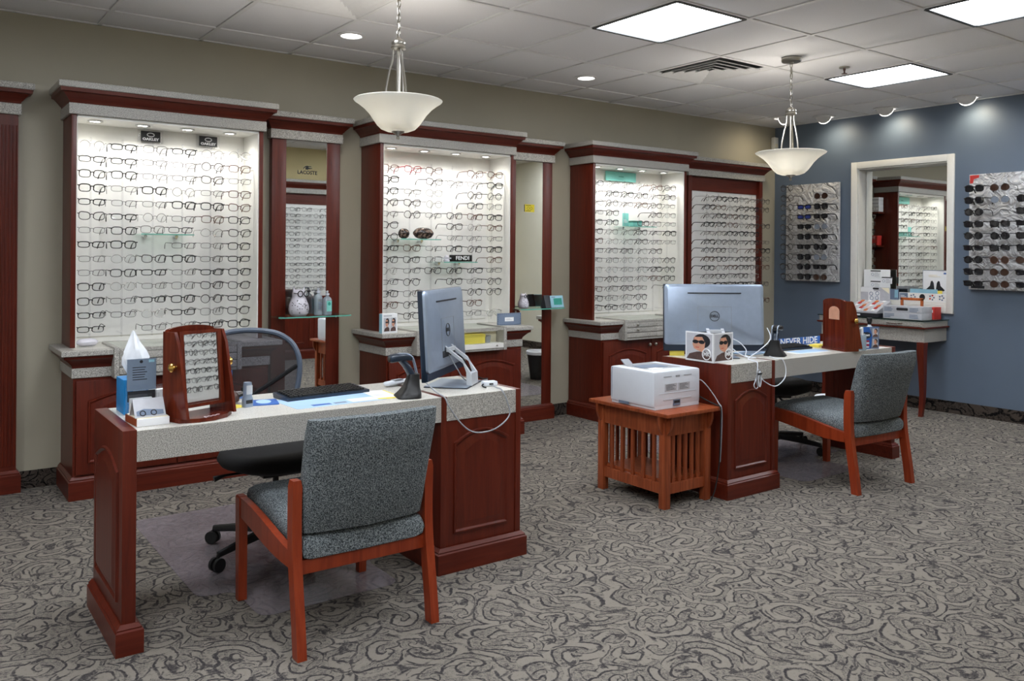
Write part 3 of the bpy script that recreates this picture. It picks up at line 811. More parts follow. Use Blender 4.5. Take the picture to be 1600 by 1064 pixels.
rack(lin(-4.626, -3.728, 6), lin(1.955, .905, 14), YG, -.034, 'crocodile-mirror side, leopard-case cabinet', 'eyeglasses in the case with leopard spectacle cases', case2, 23, False, shelves=((-4.555, -4.225, 1.452), (-4.20, -3.905, 1.288)),
     skip={(0, 3), (1, 1), (3, 3), (5, 1), (5, 2), (6, 1), (6, 2), (8, 3), (8, 4), (10, 2), (13, 3), (13, 2), (2, 3), (12, 5)}, weights=[3, 2, 3, 2, 6, 1, 2, 2, 5, 4, 3, 2],
     special={(0, 1): (('cat', .0020, 'frame_red', 'lens_clear'), 'red upswept')})
rack(lin(-2.682, -1.800, 6), lin(1.955, .905, 14), YG, -.034, 'sticker-mirror side, teal-sign case', 'eyeglasses in the case with the teal sign', case3, 31, True, shelves=((-2.32, -1.99, 1.600),),
     skip={(3, 2), (4, 2), (3, 3), (4, 3), (13, 5), (7, 5), (12, 5), (11, 4), (12, 4), (13, 4)}, weights=[2, 1, 4, 4, 4, 3, 1, 3, 5, 2, 2, 2])
rack(lin(-1.274, -.450, 6), lin(1.895, .915, 13), -.225, -.04, 'teal-case side, corner rack', 'eyeglasses on the open rack by the corner', unit4, 47, True,
     skip={(2, 5), (4, 5), (6, 3), (9, 5), (11, 5), (12, 0), (12, 1), (12, 2), (12, 3), (12, 4), (11, 0), (11, 1), (11, 2), (11, 3)}, weights=[4, 2, 4, 2, 4, 1, 2, 3, 4, 2, 3, 3])
# the rest of the eyeglasses, and those of the rack opposite, too small to tell apart
def merge_glasses(name, items, parent=None, lab=None, cat=None, group=None):
    verts, faces, mats, mi = [], [], [], []
    for loc, rz, spec in items:
        me = gset(*spec, True)[0]
        M = Matrix.Translation(loc) @ Matrix.Rotation(rz, 4, 'Z'); n0 = len(verts)
        verts += [tuple(M @ v_.co) for v_ in me.vertices]
        idx = []
        for m_ in me.materials:
            if m_ not in mats: mats.append(m_)
            idx.append(mats.index(m_))
        for p in me.polygons:
            faces.append([n0+i for i in p.vertices]); mi.append(idx[p.material_index])
    me = bpy.data.meshes.new(name); me.from_pydata(verts, [], faces)
    for m_ in mats: me.materials.append(m_)
    me.polygons.foreach_set('material_index', mi)
    o = inst(name, me, parent); o['kind'] = 'stuff'
    return tag(o, lab, cat, group)
if overflow: merge_glasses('eyeglasses_pile', overflow, None, 'remaining small eyeglasses on the open rack by the corner', 'eyeglasses')
rnd = random.Random(5); it = []
for c, x in enumerate(lin(-1.02, 1.02, 14)):
    for r, z in enumerate(lin(1.90, .90, 14)):
        it.append(((x+rnd.uniform(-.006, .006), -.20, z), rnd.uniform(-.1, .1), KINDS[rnd.choice([0, 1, 2, 3, 4, 7, 8, 11])][0]))
merge_glasses('reflected_eyeglasses', it, unit5)

# ------------------------------------------------------------------ desks
DZ = .745
def desk(X0, YF, L, mirror, lab):
    """worktop between an end panel and a pedestal; y 0 is the customer side, +y the clerk's side"""
    t = thing('desk', lab, 'desk', (X0+L/2, YF, 0), 0, 'cherry and laminate sales desks')
    fx = (lambda a, b: (L/2-b, L/2-a)) if mirror else (lambda a, b: (a-L/2, b-L/2))
    D_ = .50; PW = .42
    def bx(mb, a, b, *r, **k_): x0, x1 = fx(a, b); return mb.box(x0, x1, *r, **k_)
    # end panel
    e0, e1 = fx(.0, .045)
    ep = bx(MB(), 0, .045, 0, D_, .09, DZ+.003, bev=.002).build('end_panel', 'wood_cherry', t)
    out = e0 if not mirror else e1; s_ = -1 if not mirror else 1
    raised_panel('raised_panel', ep, .06, D_-.06, .155, .60, .05, out, face='x', s=s_)
    raised_panel('raised_panel', ep, .06, D_-.06, .155, .60, .05, e1 if not mirror else e0, face='x', s=-s_)
    MB().sweep_u(PLINTH[:2] + [(o, h*.8) for o, h in PLINTH[2:]], e0, e1, 0, D_).build('plinth', 'wood_cherry_across', ep)
    # worktop
    wt = bx(MB(), .045, L-PW, 0, .026, .640, DZ-.002).build('worktop_apron', 'laminate', t)
    bx(MB(), .045, L-PW, .026, D_, .712, DZ-.002).build('worktop_core', 'laminate', t)
    bx(MB(), .045, L-PW, 0.0005, D_, DZ-.002, DZ).build('worktop_surface', 'laminate_top', t)
    # pedestal
    p = bx(MB(), L-PW+.028, L-.028, .006, D_-.01, .08, .642).build('pedestal_body', 'wood_cherry', t)
    p0, p1 = fx(L-PW+.028, L-.028)
    raised_panel('raised_panel', p, p0+.038, p1-.038, .155, .545, .05, .006)
    bx(MB(), L-PW, L-PW+.028, 0, D_, .08, DZ+.0004, bev=.002).build('pedestal_side', 'wood_cherry', t)
    bx(MB(), L-.028, L, 0, D_, .08, DZ+.0004, bev=.002).build('pedestal_side', 'wood_cherry', t)
    bx(MB(), L-PW+.028, L-.028, 0.002, D_-.005, .642, DZ-.002).build('pedestal_apron', 'laminate', t)
    bx(MB(), L-PW+.028, L-.028, 0.002, D_-.005, DZ-.002, DZ).build('pedestal_top', 'laminate_top', t)
    q0, q1 = fx(L-PW, L)
    MB().sweep_u(PLINTH[:2] + [(o, h*.85) for o, h in PLINTH[2:]], q0, q1, 0, D_).build('plinth', 'wood_cherry_across', t)
    return t
desk1 = desk(-6.80, -2.45, 1.665, False, 'cherry desk with speckled worktop, tissue box and wooden tabletop mirror')
desk2 = desk(-3.685, -2.43, 1.725, True, 'cherry desk with speckled worktop beside the slatted table and white printer')

# ------------------------------------------------------------------ seating
def guest_chair(loc, rz, lab):
    t = thing('guest_chair', lab, 'chair', loc, rz, 'upholstered guest chairs')
    for s_ in (-1, 1):
        x = s_*.255
        c = [(-.308, 0), (-.295, .10), (-.275, .22), (-.258, .34), (-.254, .46), (-.258, .585)]
        pol = [(p.x, p.z) for p in spline([(a, 0, b) for a, b in c], 4)]
        rings = []
        for j, (y, z) in enumerate(pol):
            d = .0225 if z < .5 else .0225; wv = .0165
            if j == len(pol)-1: d *= .8; wv *= .8
            rings.append([(x-wv, y-d, z), (x+wv, y-d, z), (x+wv, y+d, z), (x-wv, y+d, z)])
        MB().loft(rings).build('rear_leg', 'wood_chair', t, smooth=20)
        MB().loft([[(x-.0165, .265, .0036), (x+.0165, .265, .0036), (x+.0165, .298, .0036), (x-.0165, .298, .0036)], [(x-.0165, .262, .40), (x+.0165, .262, .40), (x+.0165, .308, .40), (x-.0165, .308, .40)], [(x-.013, .266, .407), (x+.013, .266, .407), (x+.013, .304, .407), (x-.013, .304, .407)]]).build('front_leg', 'wood_chair', t, smooth=20)
        n = 10; top = []; bot = []
        for j in range(n+1):
            u = j/n; y = .265-.50*u
            top.append((y, .405-.012*u-.052*math.sin(PI*u*.55)**1.0*u)); bot.append((y, .330-.045*u-.02*math.sin(PI*u)*u))
        MB().prism(top + bot[::-1], 'x', x-.013, x+.013).build('side_rail', 'wood_chair', t, smooth=30)
    MB().box(-.24, .24, -.268, -.245, .262, .312, bev=.003).build('rear_rail', 'wood_chair', t)
    MB().box(-.24, .24, .27, .293, .325, .385, bev=.003).build('front_rail', 'wood_chair', t)
    # seat cushion: domed, dipping to the back
    rings = []
    prof = [(.300, .385, .400), (.305, .372, .432), (.27, .36, .447), (.12, .335, .445), (-.05, .318, .425), (-.20, .308, .405), (-.262, .303, .395), (-.278, .312, .378)]
    for y, zb, zt in prof:
        o = []
        hw = .236 if y < .29 else .228
        for j in range(12):
            a = 2*PI*j/12
            ex = .22
            o.append((hw*(abs(math.cos(a))**ex)*(1 if math.cos(a) >= 0 else -1), y, (zb+zt)/2 + (zt-zb)/2*(abs(math.sin(a))**.5)*(1 if math.sin(a) >= 0 else -1)))
        rings.append(o)
    MB().loft(rings).build('seat_cushion', 'fabric', t, smooth=60)
    # back cushion
    rings = []
    for j in range(9):
        u = j/8; z = .400+.397*u; yc = -.242-.095*u**1.3; th = (.030, .044, .050, .052, .052, .052, .052, .048, .026)[j]; hw = .232+.012*u
        o = []
        for q in range(16):
            a = 2*PI*q/16; cx = math.cos(a); sx = math.sin(a)
            xx = hw*(abs(cx)**.25)*(1 if cx >= 0 else -1)
            o.append((xx, yc - .030*(1-(xx/hw)**2) + th*(abs(sx)**.6)*(1 if sx >= 0 else -1), z))
        rings.append(o)
    MB().loft(rings).build('back_cushion', 'fabric', t, smooth=60)
    return t
guest_chair((-6.07, -2.515, 0), 0.0, 'grey tweed guest chair with red wood frame at the desk with the tissue box')
guest_chair((-2.725, -2.500, 0), -.07, 'grey tweed guest chair with red wood frame at the desk beside the printer')

def office_chair(loc, rz, lab, a0, back=True, zs=.41):
    t = thing('office_chair', lab, 'chair', loc, rz, 'rolling office chairs')
    base = MB().lathe([(0, .075), (.045, .075), (.05, .10), (.035, .125), (0, .125)], 16).build('base_hub', 'plastic_black', t)
    for k_ in range(5):
        a = math.radians(a0+72*k_); c, s_ = math.cos(a), math.sin(a)
        MB().tube([(0.03*c, .03*s_, .10), (.17*c, .17*s_, .088), (.315*c, .315*s_, .070)], [.026, .021, .015], 8, flat=.7).build('base_arm', 'plastic_black', t)
        cm = MB().tube([(.315*c, .315*s_, .072), (.315*c, .315*s_, .05)], .007, 6)
        for q in (-1, 1):
            ox, oy = -s_*.014*q, c*.014*q
            cm.tube([(.32*c+ox-(-s_)*.007, .32*s_+oy-c*.007, .030), (.32*c+ox+(-s_)*.007, .32*s_+oy+c*.007, .030)], .029, 14)
        cm.build('caster', 'rubber', t)
    MB().lathe([(0, .12), (.026, .12), (.026, .27), (.014, .27), (.014, zs-.04), (0, zs-.04)], 14).build('gas_lift', 'plastic_black', t)
    MB().box(-.09, .09, -.09, .10, zs-.05, zs-.01, bev=.012).build('seat_mechanism', 'plastic_black', t)
    MB().tube([(-.05, 0, zs-.03), (-.22, .02, zs-.035), (-.27, .02, zs-.045)], [.006, .006, .014], 8).build('lever', 'plastic_black', t)
    prof = [(.0, zs-.03), (.17, zs-.022), (.235, zs+.005), (.25, zs+.03), (.24, zs+.055), (.20, zs+.068), (0, zs+.06)]
    MB().lathe(prof, 28, squash=(1.02, 1.0)).build('seat_cushion', 'seat_black', t, smooth=60)
    if back:
        half = [(0, .085), (.10, .088), (.17, .105), (.208, .16), (.232, .26), (.246, .36), (.242, .43), (.215, .495), (.16, .538), (.085, .556), (0, .561)]
        hp = [(p.x, p.z) for p in spline([(x_, 0, z_) for x_, z_ in half], 3)]
        def back(x_, z_): return (x_, .30 + .10*(z_-.1) + .09*(1-(x_/.26)**2), zs+z_)
        pts = [back(x_, z_) for x_, z_ in hp] + [back(-x_, z_) for x_, z_ in hp[-2:0:-1]]
        b = MB().tube(pts, .0135, 8, closed=True).build('back_frame', 'chair_grey', t)
        msh = MB(); msh.loft([[back(x_*(-1+2*p/12), z_) for p in range(13)] for x_, z_ in hp[1:-1]], None, caps=False, closed=False); msh.build('back_mesh', 'chair_mesh', b, smooth=60)
        MB().tube(spline([(0, .08, zs-.02), (0, .32, zs+.0), (0, .41, zs+.10), (0, .425, zs+.28)], 5), .02, 8).build('back_spine', 'plastic_black', t)
        for s_ in (-1, 1): MB().tube(spline([(0, .42, zs+.22), (s_*.12, .385, zs+.30), (s_*.235, .345, zs+.38)], 4), .011, 6).build('back_yoke', 'plastic_black', t)
    return t
office_chair((-6.02, -1.78, .004), 0.0, 'black office chair with grey mesh back behind the desk with the tissue box', 58, zs=.40)
office_chair((-2.45, -1.83, .004), .9, 'black office chair behind the desk beside the printer', 20, zs=.42)

def mat_poly(x0, x1, yb, ym, lx0, lx1, yl, r=.06):
    """lipped chair mat outline with rounded corners"""
    P = [(x0, yb), (x0, ym), (lx0, ym), (lx0, yl), (lx1, yl), (lx1, ym), (x1, ym), (x1, yb)]
    out = []
    n = len(P)
    for i in range(n):
        a, b, c = Vector(P[i-1]), Vector(P[i]), Vector(P[(i+1) % n])
        d1 = (a-b).normalized(); d2 = (c-b).normalized()
        s_, e_ = b+d1*r, b+d2*r
        for j in range(5):
            u = j/4; out.append(tuple(s_*(1-u)**2 + b*2*u*(1-u) + e_*u*u))
    return out
mo = MB().prism(mat_poly(-6.46, -5.62, -.98, -2.13, -6.32, -5.74, -2.44), 'z', .0015, .0035).build('chair_mat', 'chair_mat')
tag(mo, 'clear vinyl chair mat on the carpet under the mesh-back office chair', 'mat', 'clear chair mats')
mo = MB().prism(mat_poly(-3.22, -2.10, -1.02, -2.12, -3.02, -2.45, -2.47), 'z', .0015, .0035).build('chair_mat', 'chair_mat')
tag(mo, 'clear vinyl chair mat on the carpet under the desk beside the printer', 'mat', 'clear chair mats')

# ------------------------------------------------------------------ slatted end table with printer
t = thing('end_table', 'orange-brown mission style end table with slatted sides under the printer', 'table', (-3.938, -2.108, 0))
hx, hy = .180, .262
for sx in (-1, 1):
    for sy in (-1, 1):
        a, b = sx*(hx-.02), sy*(hy-.02)
        lg = MB().box(a-.022, a+.022, b-.022, b+.022, 0, .495, bev=.002).build('leg', 'wood_oak', t)
        for ax in (0, 1):
            cm = MB()
            prof = [(0, .495), (.03, .495), (.03, .455), (.022, .43), (.012, .41), (.0, .395)]
            if ax == 0: cm.prism([(a+sx*(.022+p), z) for p, z in prof], 'y', b-.008, b+.008)
            else: cm.prism([(b+sy*(.022+p), z) for p, z in prof], 'x', a-.008, a+.008)
            cm.build('corbel', 'wood_oak', lg)
MB().box(-.216, .216, -.314, .308, .497, .517, bev=.004).build('table_top', 'wood_oak', t)
for s_ in (-1, 1):
    MB().box(-hx+.04, hx-.04, s_*(hy-.02)-.009, s_*(hy-.02)+.009, .385, .497).build('apron', 'wood_oak', t)
    MB().box(s_*(hx-.02)-.009, s_*(hx-.02)+.009, -hy+.04, hy-.04, .385, .497).build('apron', 'wood_oak', t)
    MB().box(-hx+.04, hx-.04, s_*(hy-.02)-.011, s_*(hy-.02)+.011, .075, .130).build('lower_rail', 'wood_oak', t)
    MB().box(s_*(hx-.02)-.011, s_*(hx-.02)+.011, -hy+.04, hy-.04, .075, .130).build('lower_rail', 'wood_oak', t)
    sl = MB().box(-.0095, .0095, -.006, .006, .13, .386).mesh('slat', 'wood_oak')
    sl2 = MB().box(-.006, .006, -.0105, .0105, .13, .386).mesh('slat', 'wood_oak')
    for q in range(5): inst('slat', sl, t, (lin(-.098, .098, 5)[q], s_*(hy-.02), 0))
    for q in range(5): inst('slat', sl2, t, (s_*(hx-.02), lin(-.165, .165, 5)[q], 0))
MB().box(-hx+.03, hx-.03, -hy+.03, hy-.03, .132, .148).build('lower_shelf', 'wood_oak', t)

t = thing('printer', 'white laser printer with grey paper tray on the slatted end table', 'printer', (-3.945, -2.125, .518))
MB().prism([(-.175, -.170), (-.175, .165), (.175, .165), (.175, -.170)], 'z', 0, .02).build('printer_base', 'plastic_white', t)
MB().box(-.183, .183, -.172, .172, .012, .205, bev=.014).build('printer_body', 'plastic_white', t)
MB().prism([(-.13, -.06), (.11, -.09), (.11, .15), (-.13, .15)], 'z', .2035, .2065).build('paper_outlet', 'plastic_grey', t)
MB().prism([(-.12, -.02), (.05, -.05), (.06, .06), (-.10, .08)], 'z', .2055, .2085).build('paper_tray', 'print_slate', t)
MB().prism([(.12, .205), (.16, .235), (.165, .235), (.13, .203)], 'x', -.11, -.05).build('tray_flap', 'plastic_grey', t)
MB().prism([(-.13, -.10), (-.03, -.10), (-.05, -.05), (-.11, -.05)], 'z', .2055, .209).build('paper_sheet', 'paper_white', t)
b = MB(); b.box(-.11, .11, -.1745, -.171, .045, .052); b.box(-.145, .145, -.1742, -.171, .083, .0845); b.build('rear_seam', 'print_grey', t)
for x0, x1 in ((-.10, -.005), (.005, .095)):
    lb = MB().box(x0, x1, -.1742, -.171, .095, .135).build('rating_label', 'print_grey', t)
    tl_ = MB()
    for q in range(5): tl_.box(x0+.008, x1-.012-.012*(q % 3), -.1746, -.174, .101+.0065*q, .1035+.0065*q)
    tl_.build('label_print', 'print_dark', lb)
o = MB().box(-.035, .02, -.1745, -.171, .012, .046).build('power_port', 'print_slate', t); MB().box(-.03, .015, -.1755, -.174, .026, .04).build('port_label', 'print_dark', o)
for x0, x1 in ((-.11, -.05), (.05, .11)): MB().box(x0, x1, -.1743, -.171, .172, .176).build('vent_slot', 'plastic_grey', t)
MB().box(-.015, .015, -.1745, -.171, .168, .178).build('latch', 'plastic_grey', t)
MB().box(-.1845, -.182, .02, .10, .006, .02).build('side_grip', 'print_slate', t)
MB().box(-.1842, -.182, .155, .158, .03, .20).build('panel_seam', 'print_slate', t)
MB().box(.182, .189, -.165, -.135, .035, .055, bev=.002).build('power_plug', 'plastic_black', t)
cb = MB().tube(spline([(.188, -.15, .045), (.208, -.20, .022), (.205, -.27, .007), (.200, -.306, -.004), (.198, -.308, -.10), (.190, -.307, -.30), (.165, -.302, -.44), (.14, -.290, -.512)], 6), .004, 6).build('power_cable', 'rubber', t)
MB().tube(spline([(.186, -.15, .135), (.203, -.17, .128), (.216, -.22, .08), (.212, -.28, .02), (.206, -.307, -.01), (.206, -.309, -.12), (.196, -.308, -.30)], 6), .003, 6).build('data_cable', 'plastic_grey', t)

# ------------------------------------------------------------------ console table below the framed mirror
t = thing('console_table', 'narrow wall console table with curved red legs below the framed mirror', 'table', (-.01, -1.31, 0))
hw = .50; xf_ = -.395
MB().box(xf_+.02, 0, -hw+.01, hw-.01, .628, .742).build('apron', 'laminate', t)
MB().sweep_u([(0, .742), (.008, .742), (.016, .748), (.016, .758), (0, .758)], -hw, hw, xf_, 0).xf(Matrix(((0, 1, 0, 0), (-1, 0, 0, 0), (0, 0, 1, 0), (0, 0, 0, 1)))).build('red_bead', 'wood_cherry', t)
MB().box(xf_, 0, -hw, hw, .758, .805).build('drawer_box', 'laminate', t)
for q in range(2):
    a = -hw+.02+q*.48
    d = MB().box(xf_-.006, xf_+.002, a, a+.47, .763, .801, bev=.001).build('drawer_front', 'laminate', t)
    MB().tube(spline([(xf_-.006, a+.17, .783), (xf_-.024, a+.20, .780), (xf_-.026, a+.25, .779), (xf_-.024, a+.29, .780), (xf_-.006, a+.32, .783)], 4), .004, 6).build('drawer_pull', 'chrome', d)
go = MB().box(xf_-.012, 0, -hw-.012, hw+.012, .806, .814).build('glass_top', 'glass_shelf', t)
ge = MB(); ge.box(xf_-.0128, xf_-.012, -hw-.012, hw+.012, .806, .814); ge.box(xf_-.012, 0, -hw-.0128, -hw-.012, .806, .814); ge.build('glass_edge', 'glass_edge_dark', go)
for s_ in (-1, 1):
    y = s_*(hw-.035)
    rings = []
    for p in spline([(-.355, 0, .63), (-.362, 0, .55), (-.352, 0, .38), (-.345, 0, .20), (-.362, 0, .06), (-.375, 0, 0)], 4):
        u = p.z/.63; wv = .016+.016*u**1.2
        rings.append([(p.x-wv, y-wv, p.z), (p.x+wv, y-wv, p.z), (p.x+wv, y+wv, p.z), (p.x-wv, y+wv, p.z)])
    MB().loft(rings).build('leg', 'wood_cherry', t, smooth=30)

# ------------------------------------------------------------------ framed mirror in its niche
t = thing('framed_mirror', 'mirror in a deep white window-like frame on the blue wall', 'mirror', (0, -1.372, .93))
oy, oz = .4925, -.068
fm = MB()
y0, y1, z0, z1 = -.4275, .4275, 0.0, 1.265
fm.box(-.022, .0, -.4875, -.4275, -.066, 1.327, bev=.004); fm.box(-.022, 0, .4275, .4875, -.066, 1.327, bev=.004)
fm.box(-.022, 0, -.4275, .4275, 1.265, 1.327, bev=.004); fm.box(-.022, 0, -.4275, .4275, -.066, 0.0, bev=.004)
fm.build('casing', 'trim_white', t)
j = MB(); j.box(0, .125, -.4265, -.4175, .001, 1.264); j.box(0, .125, .4175, .4265, .001, 1.264); j.box(0, .125, -.4175, .4175, 1.255, 1.264); j.box(0, .125, -.4175, .4175, .001, .03)
j.build('jamb', 'trim_white', t)
MB().box(.0, .012, -.41, .41, 0, 1.27).build('mirror_pane', 'mirror', t, loc=(.118, 0, 0), rot=(0, 0, .006))

# ------------------------------------------------------------------ pendant lamps
def pendant(loc, zr, lab, sb=1.0):
    """loc on the ceiling, zr height of the bowl rim"""
    t = thing('pendant_lamp', lab, 'pendant lamp', (loc[0], loc[1], zr), 0, 'glass bowl pendant lamps')
    prof = [(.030, -.150), (.060, -.149), (.090, -.138), (.112, -.118), (.130, -.094), (.150, -.066), (.178, -.038), (.208, -.016), (.228, -.004), (.233, .002), (.228, .005), (.205, -.008), (.174, -.030), (.145, -.058), (.124, -.088), (.106, -.112), (.086, -.130), (.058, -.141), (.03, -.142)]
    MB().lathe([(r_*sb, z_) for r_, z_ in prof], 48).build('glass_bowl', 'bowl_glass', t, smooth=70)
    MB().lathe([(0, -.188), (.008, -.186), (.009, -.178), (.005, -.174), (.010, -.166), (.030, -.154), (.034, -.148), (0, -.140)], 18).build('finial', 'nickel', t)
    MB().tube([(0, 0, -.14), (0, 0, .27)], .010, 8).build('stem', 'nickel', t)
    for k_ in range(3):
        a = 2*PI*k_/3+.4
        MB().tube(spline([(r_*math.cos(a), r_*math.sin(a), z) for r_, z in ((.060, -.10), (.062, .0), (.060, .06), (.045, .14), (.030, .20), (.026, .262))], 4), .0055, 6).build('rod', 'nickel', t)
    MB().lathe([(0, .255), (.036, .255), (.038, .262), (.033, .272), (.036, .282), (.034, .290), (.022, .300), (.010, .306), (.006, .315), (0, .316)], 20).build('collar', 'nickel', t)
    zc = HC-zr; zt = .332; n = int((zc-.05-zt)/.034); 
    lk = MB(); lk.tube([(.009*math.cos(2*PI*q/12), 0, .021*math.sin(2*PI*q/12)) for q in range(12)], .003, 5, closed=True)
    lk_me = lk.mesh('chain_link', 'nickel')
    pitch = (zc-.045-zt)/n
    for q in range(n+1): inst('chain_link', lk_me, t, (0, 0, zt+pitch*q), (0, 0, (q % 2)*PI/2))
    MB().tube([(.005, .004, .31), (-.004, .006, (zc+.3)/2), (.004, -.004, zc-.02)], .0016, 5).build('lamp_cord', 'nickel', t)
    MB().lathe([(0, zc-.034), (.012, zc-.034), (.014, zc-.028), (.062, zc-.024), (.066, zc-.018), (.066, zc), (0, zc)], 28).build('canopy', 'nickel', t)
    d = bpy.data.lights.new('bowl_bulb', 'POINT'); d.energy = 11; d.color = (1, .93, .82); d.shadow_soft_size = .03
    o = bpy.data.objects.new('bowl_bulb', d); COL.objects.link(o); o.parent = t; o.location = (0, .035, -.055)
    return t
pendant((-5.437, -1.833), 2.098, 'glass bowl pendant lamp on a chain over the desk with the tissue box', .93)
pendant((-2.53, -2.00), 2.053, 'glass bowl pendant lamp with visible ceiling canopy by the desk with the printer')

# ------------------------------------------------------------------ small prints: flat shapes on a card that faces -y
def flat(name, parent, pts, y, mat, th=.0004):
    return MB().prism(pts, 'y', y-th, y, mat).build(name, mat, parent, smooth=0)
def rect(x0, x1, z0, z1): return [(x0, z0), (x1, z0), (x1, z1), (x0, z1)]
def bars(name, parent, x0, x1, z0, z1, n, y, mat, fill=.42, seed=1):
    rn = random.Random(seed); m_ = MB(); st = (z1-z0)/n
    for q in range(n):
        xe = x0+(x1-x0)*rn.uniform(.6, 1); z = z1-st*(q+.5); m_.box(x0, xe, y-.0004, y, z-st*fill/2, z+st*fill/2)
    return m_.build(name, mat, parent, smooth=0)
def portrait(parent, x0, x1, z0, z1, y, glasses=True, left=False):
    """a printed head-and-shoulders photograph"""
    w_, h_ = x1-x0, z1-z0; X = lambda u: x0+w_*u; Z = lambda v: z0+h_*v
    flat('photo_ground', parent, rect(x0, x1, z0, z1), y, 'print_grey')
    flat('photo_garment', parent, [(X(.0), Z(0)), (X(1), Z(0)), (X(.95), Z(.22)), (X(.72), Z(.34)), (X(.40), Z(.30)), (X(.12), Z(.20))], y-.0005, 'brush_brown')
    flat('photo_hair', parent, ell(w_*.33, h_*.27, 18, X(.60), Z(.72)), y-.0008, 'print_dark')
    flat('photo_face', parent, [(X(.32), Z(.86)), (X(.62), Z(.88)), (X(.74), Z(.66)), (X(.70), Z(.42)), (X(.62), Z(.30)), (X(.42), Z(.36)), (X(.30), Z(.42)), (X(.24), Z(.58)), (X(.28), Z(.70))], y-.0011, 'print_skin')
    if glasses:
        for cx in (.36, .60): flat('photo_lens', parent, ell(w_*.12, h_*.075, 12, X(cx), Z(.68)), y-.0014, 'print_dark')
        flat('photo_bridge', parent, rect(X(.30), X(.80), Z(.70), Z(.725)), y-.0014, 'print_dark')
    flat('photo_mouth', parent, rect(X(.36), X(.50), Z(.46), Z(.485)), y-.0014, 'print_red')
def ring_obj(name, parent, loc, r, th, mat, rot=(0, 0, 0)):
    return MB().tube([(r*math.cos(2*PI*q/28), 0, r*math.sin(2*PI*q/28)) for q in range(28)], th, 5, closed=True).build(name, mat, parent, loc=loc, rot=rot)

# ---- signs and shelves inside the lit cases
for x, lab in ((-6.170, 'black logo sign in clear frame, first from the left stile of its case'), (-5.826, 'black logo sign in clear frame, nearer the mirror with the crocodile logo')):
    t = thing('logo_sign', lab, 'sign', (x, -.045, 2.013), 0, 'black logo signs in the lit case'); t.scale = (1.12, 1, 1.12)
    MB().box(-.066, .066, 0, .010, 0, .073, bev=.003).build('clear_frame', 'acrylic', t)
    MB().box(-.050, .050, -.002, .0005, .008, .064).build('sign_plate', 'print_dark', t)
    MB().tube([(.018*math.cos(2*PI*q/24), -.003, .045+.0095*math.sin(2*PI*q/24)) for q in range(24)], .0026, 5, closed=True).build('logo_oval', 'paper_white', t)
    text_obj('lettering', 'OAKLEY', .0185, 'paper_white', t, (0, -.0025, .021), sx=1.2, bold=.0010)
def case_shelf(xa, xb, z, lab, yf=-.255, yb=-.035):
    t = thing('glass_shelf', lab, 'shelf', ((xa+xb)/2, yb, z), 0, 'small glass shelves in the cases')
    h = (xb-xa)/2
    MB().box(-h, h, yf-yb, 0, 0, .006, bev=.001).build('glass_plate', 'glass_shelf', t)
    MB().box(-h, h, yf-yb-.0006, yf-yb, 0, .006).build('glass_edge', 'glass_edge', t)
    for s_ in (-1, 1):
        c = MB().tube([(s_*h*.6, -.0, -.006), (s_*h*.6, -.055, -.006)], .010, 10).build('shelf_clamp', 'chrome', t); MB().lathe([(0, -.024), (.008, -.022), (.008, -.012), (0, -.012)], 10).build('clamp_screw', 'chrome', c, loc=(s_*h*.6, -.045, 0))
    return t
case_shelf(-6.265, -5.965, 1.452, 'small glass shelf holding two pairs of eyeglasses in the black-sign case')
place_glasses('eyeglasses', 'clear rimmed eyeglasses at the end of the glass shelf, black-sign case', 'eyeglasses', 'eyeglasses on the glass shelf', (-6.194, -.222, 1.4828), .02, ('square', .0016, 'frame_silver', 'lens_clear'))
place_glasses('eyeglasses', 'dark rimmed eyeglasses on the glass shelf, black-sign case', 'eyeglasses', 'eyeglasses on the glass shelf', (-6.036, -.222, 1.4830), -.02, ('narrow', .0018, 'frame_dark', 'lens_clear'))
case_shelf(-4.555, -4.225, 1.452, 'small glass shelf holding leopard print spectacle cases')
def pouch(x, w_, h_, lab):
    t = thing('spectacle_case', lab, 'spectacle case', (x, -.205, 1.4585), 0, 'leopard print spectacle cases')
    rings = []
    for q in range(9):
        u = -1+2*q/8; k_ = (1-abs(u)**3)**.5 if abs(u) < 1 else .12
        k_ = max(k_, .25)
        rings.append([(u*w_/2, .028*k_*math.cos(2*PI*p/12), h_/2+h_/2*k_*math.sin(2*PI*p/12)) for p in range(12)])
    MB().loft(rings).build('case_shell', 'leopard', t, smooth=60)
    MB().tube([(u*w_/2, -.0285*max((1-abs(u)**3)**.5, .25) if abs(u) < 1 else -.007, h_*.52) for u in lin(-.98, .98, 9)], .0018, 5).build('zip_line', 'frame_black', t)
pouch(-4.505, .085, .072, 'small round leopard print spectacle case on the glass shelf'); pouch(-4.345, .165, .082, 'long leopard print spectacle case on the glass shelf')
case_shelf(-4.20, -3.905, 1.288, 'small glass shelf holding a black name plate in the leopard-case cabinet')
t = thing('name_plate', 'black plate with white lettering on the small glass shelf', 'sign', (-4.02, -.20, 1.2955))
MB().box(-.098, .098, -.006, .006, 0, .050, bev=.002).build('plate', 'frame_black', t)
text_obj('lettering', 'FENDI', .040, 'paper_white', t, (.012, -.0066, .025), sx=1.1, bold=.0006)
t = thing('figurine', 'small pale figurine with eyeglasses beside the black name plate', 'ornament', (-4.15, -.21, 1.2955))
MB().lathe([(0, 0), (.022, 0), (.024, .01), (.014, .022), (.018, .034), (.012, .044), (0, .047)], 14).build('figure', 'ceramic', t)
MB().box(-.045, .03, -.018, -.014, .020, .030, bev=.002).build('tiny_bow', 'print_grey', t)
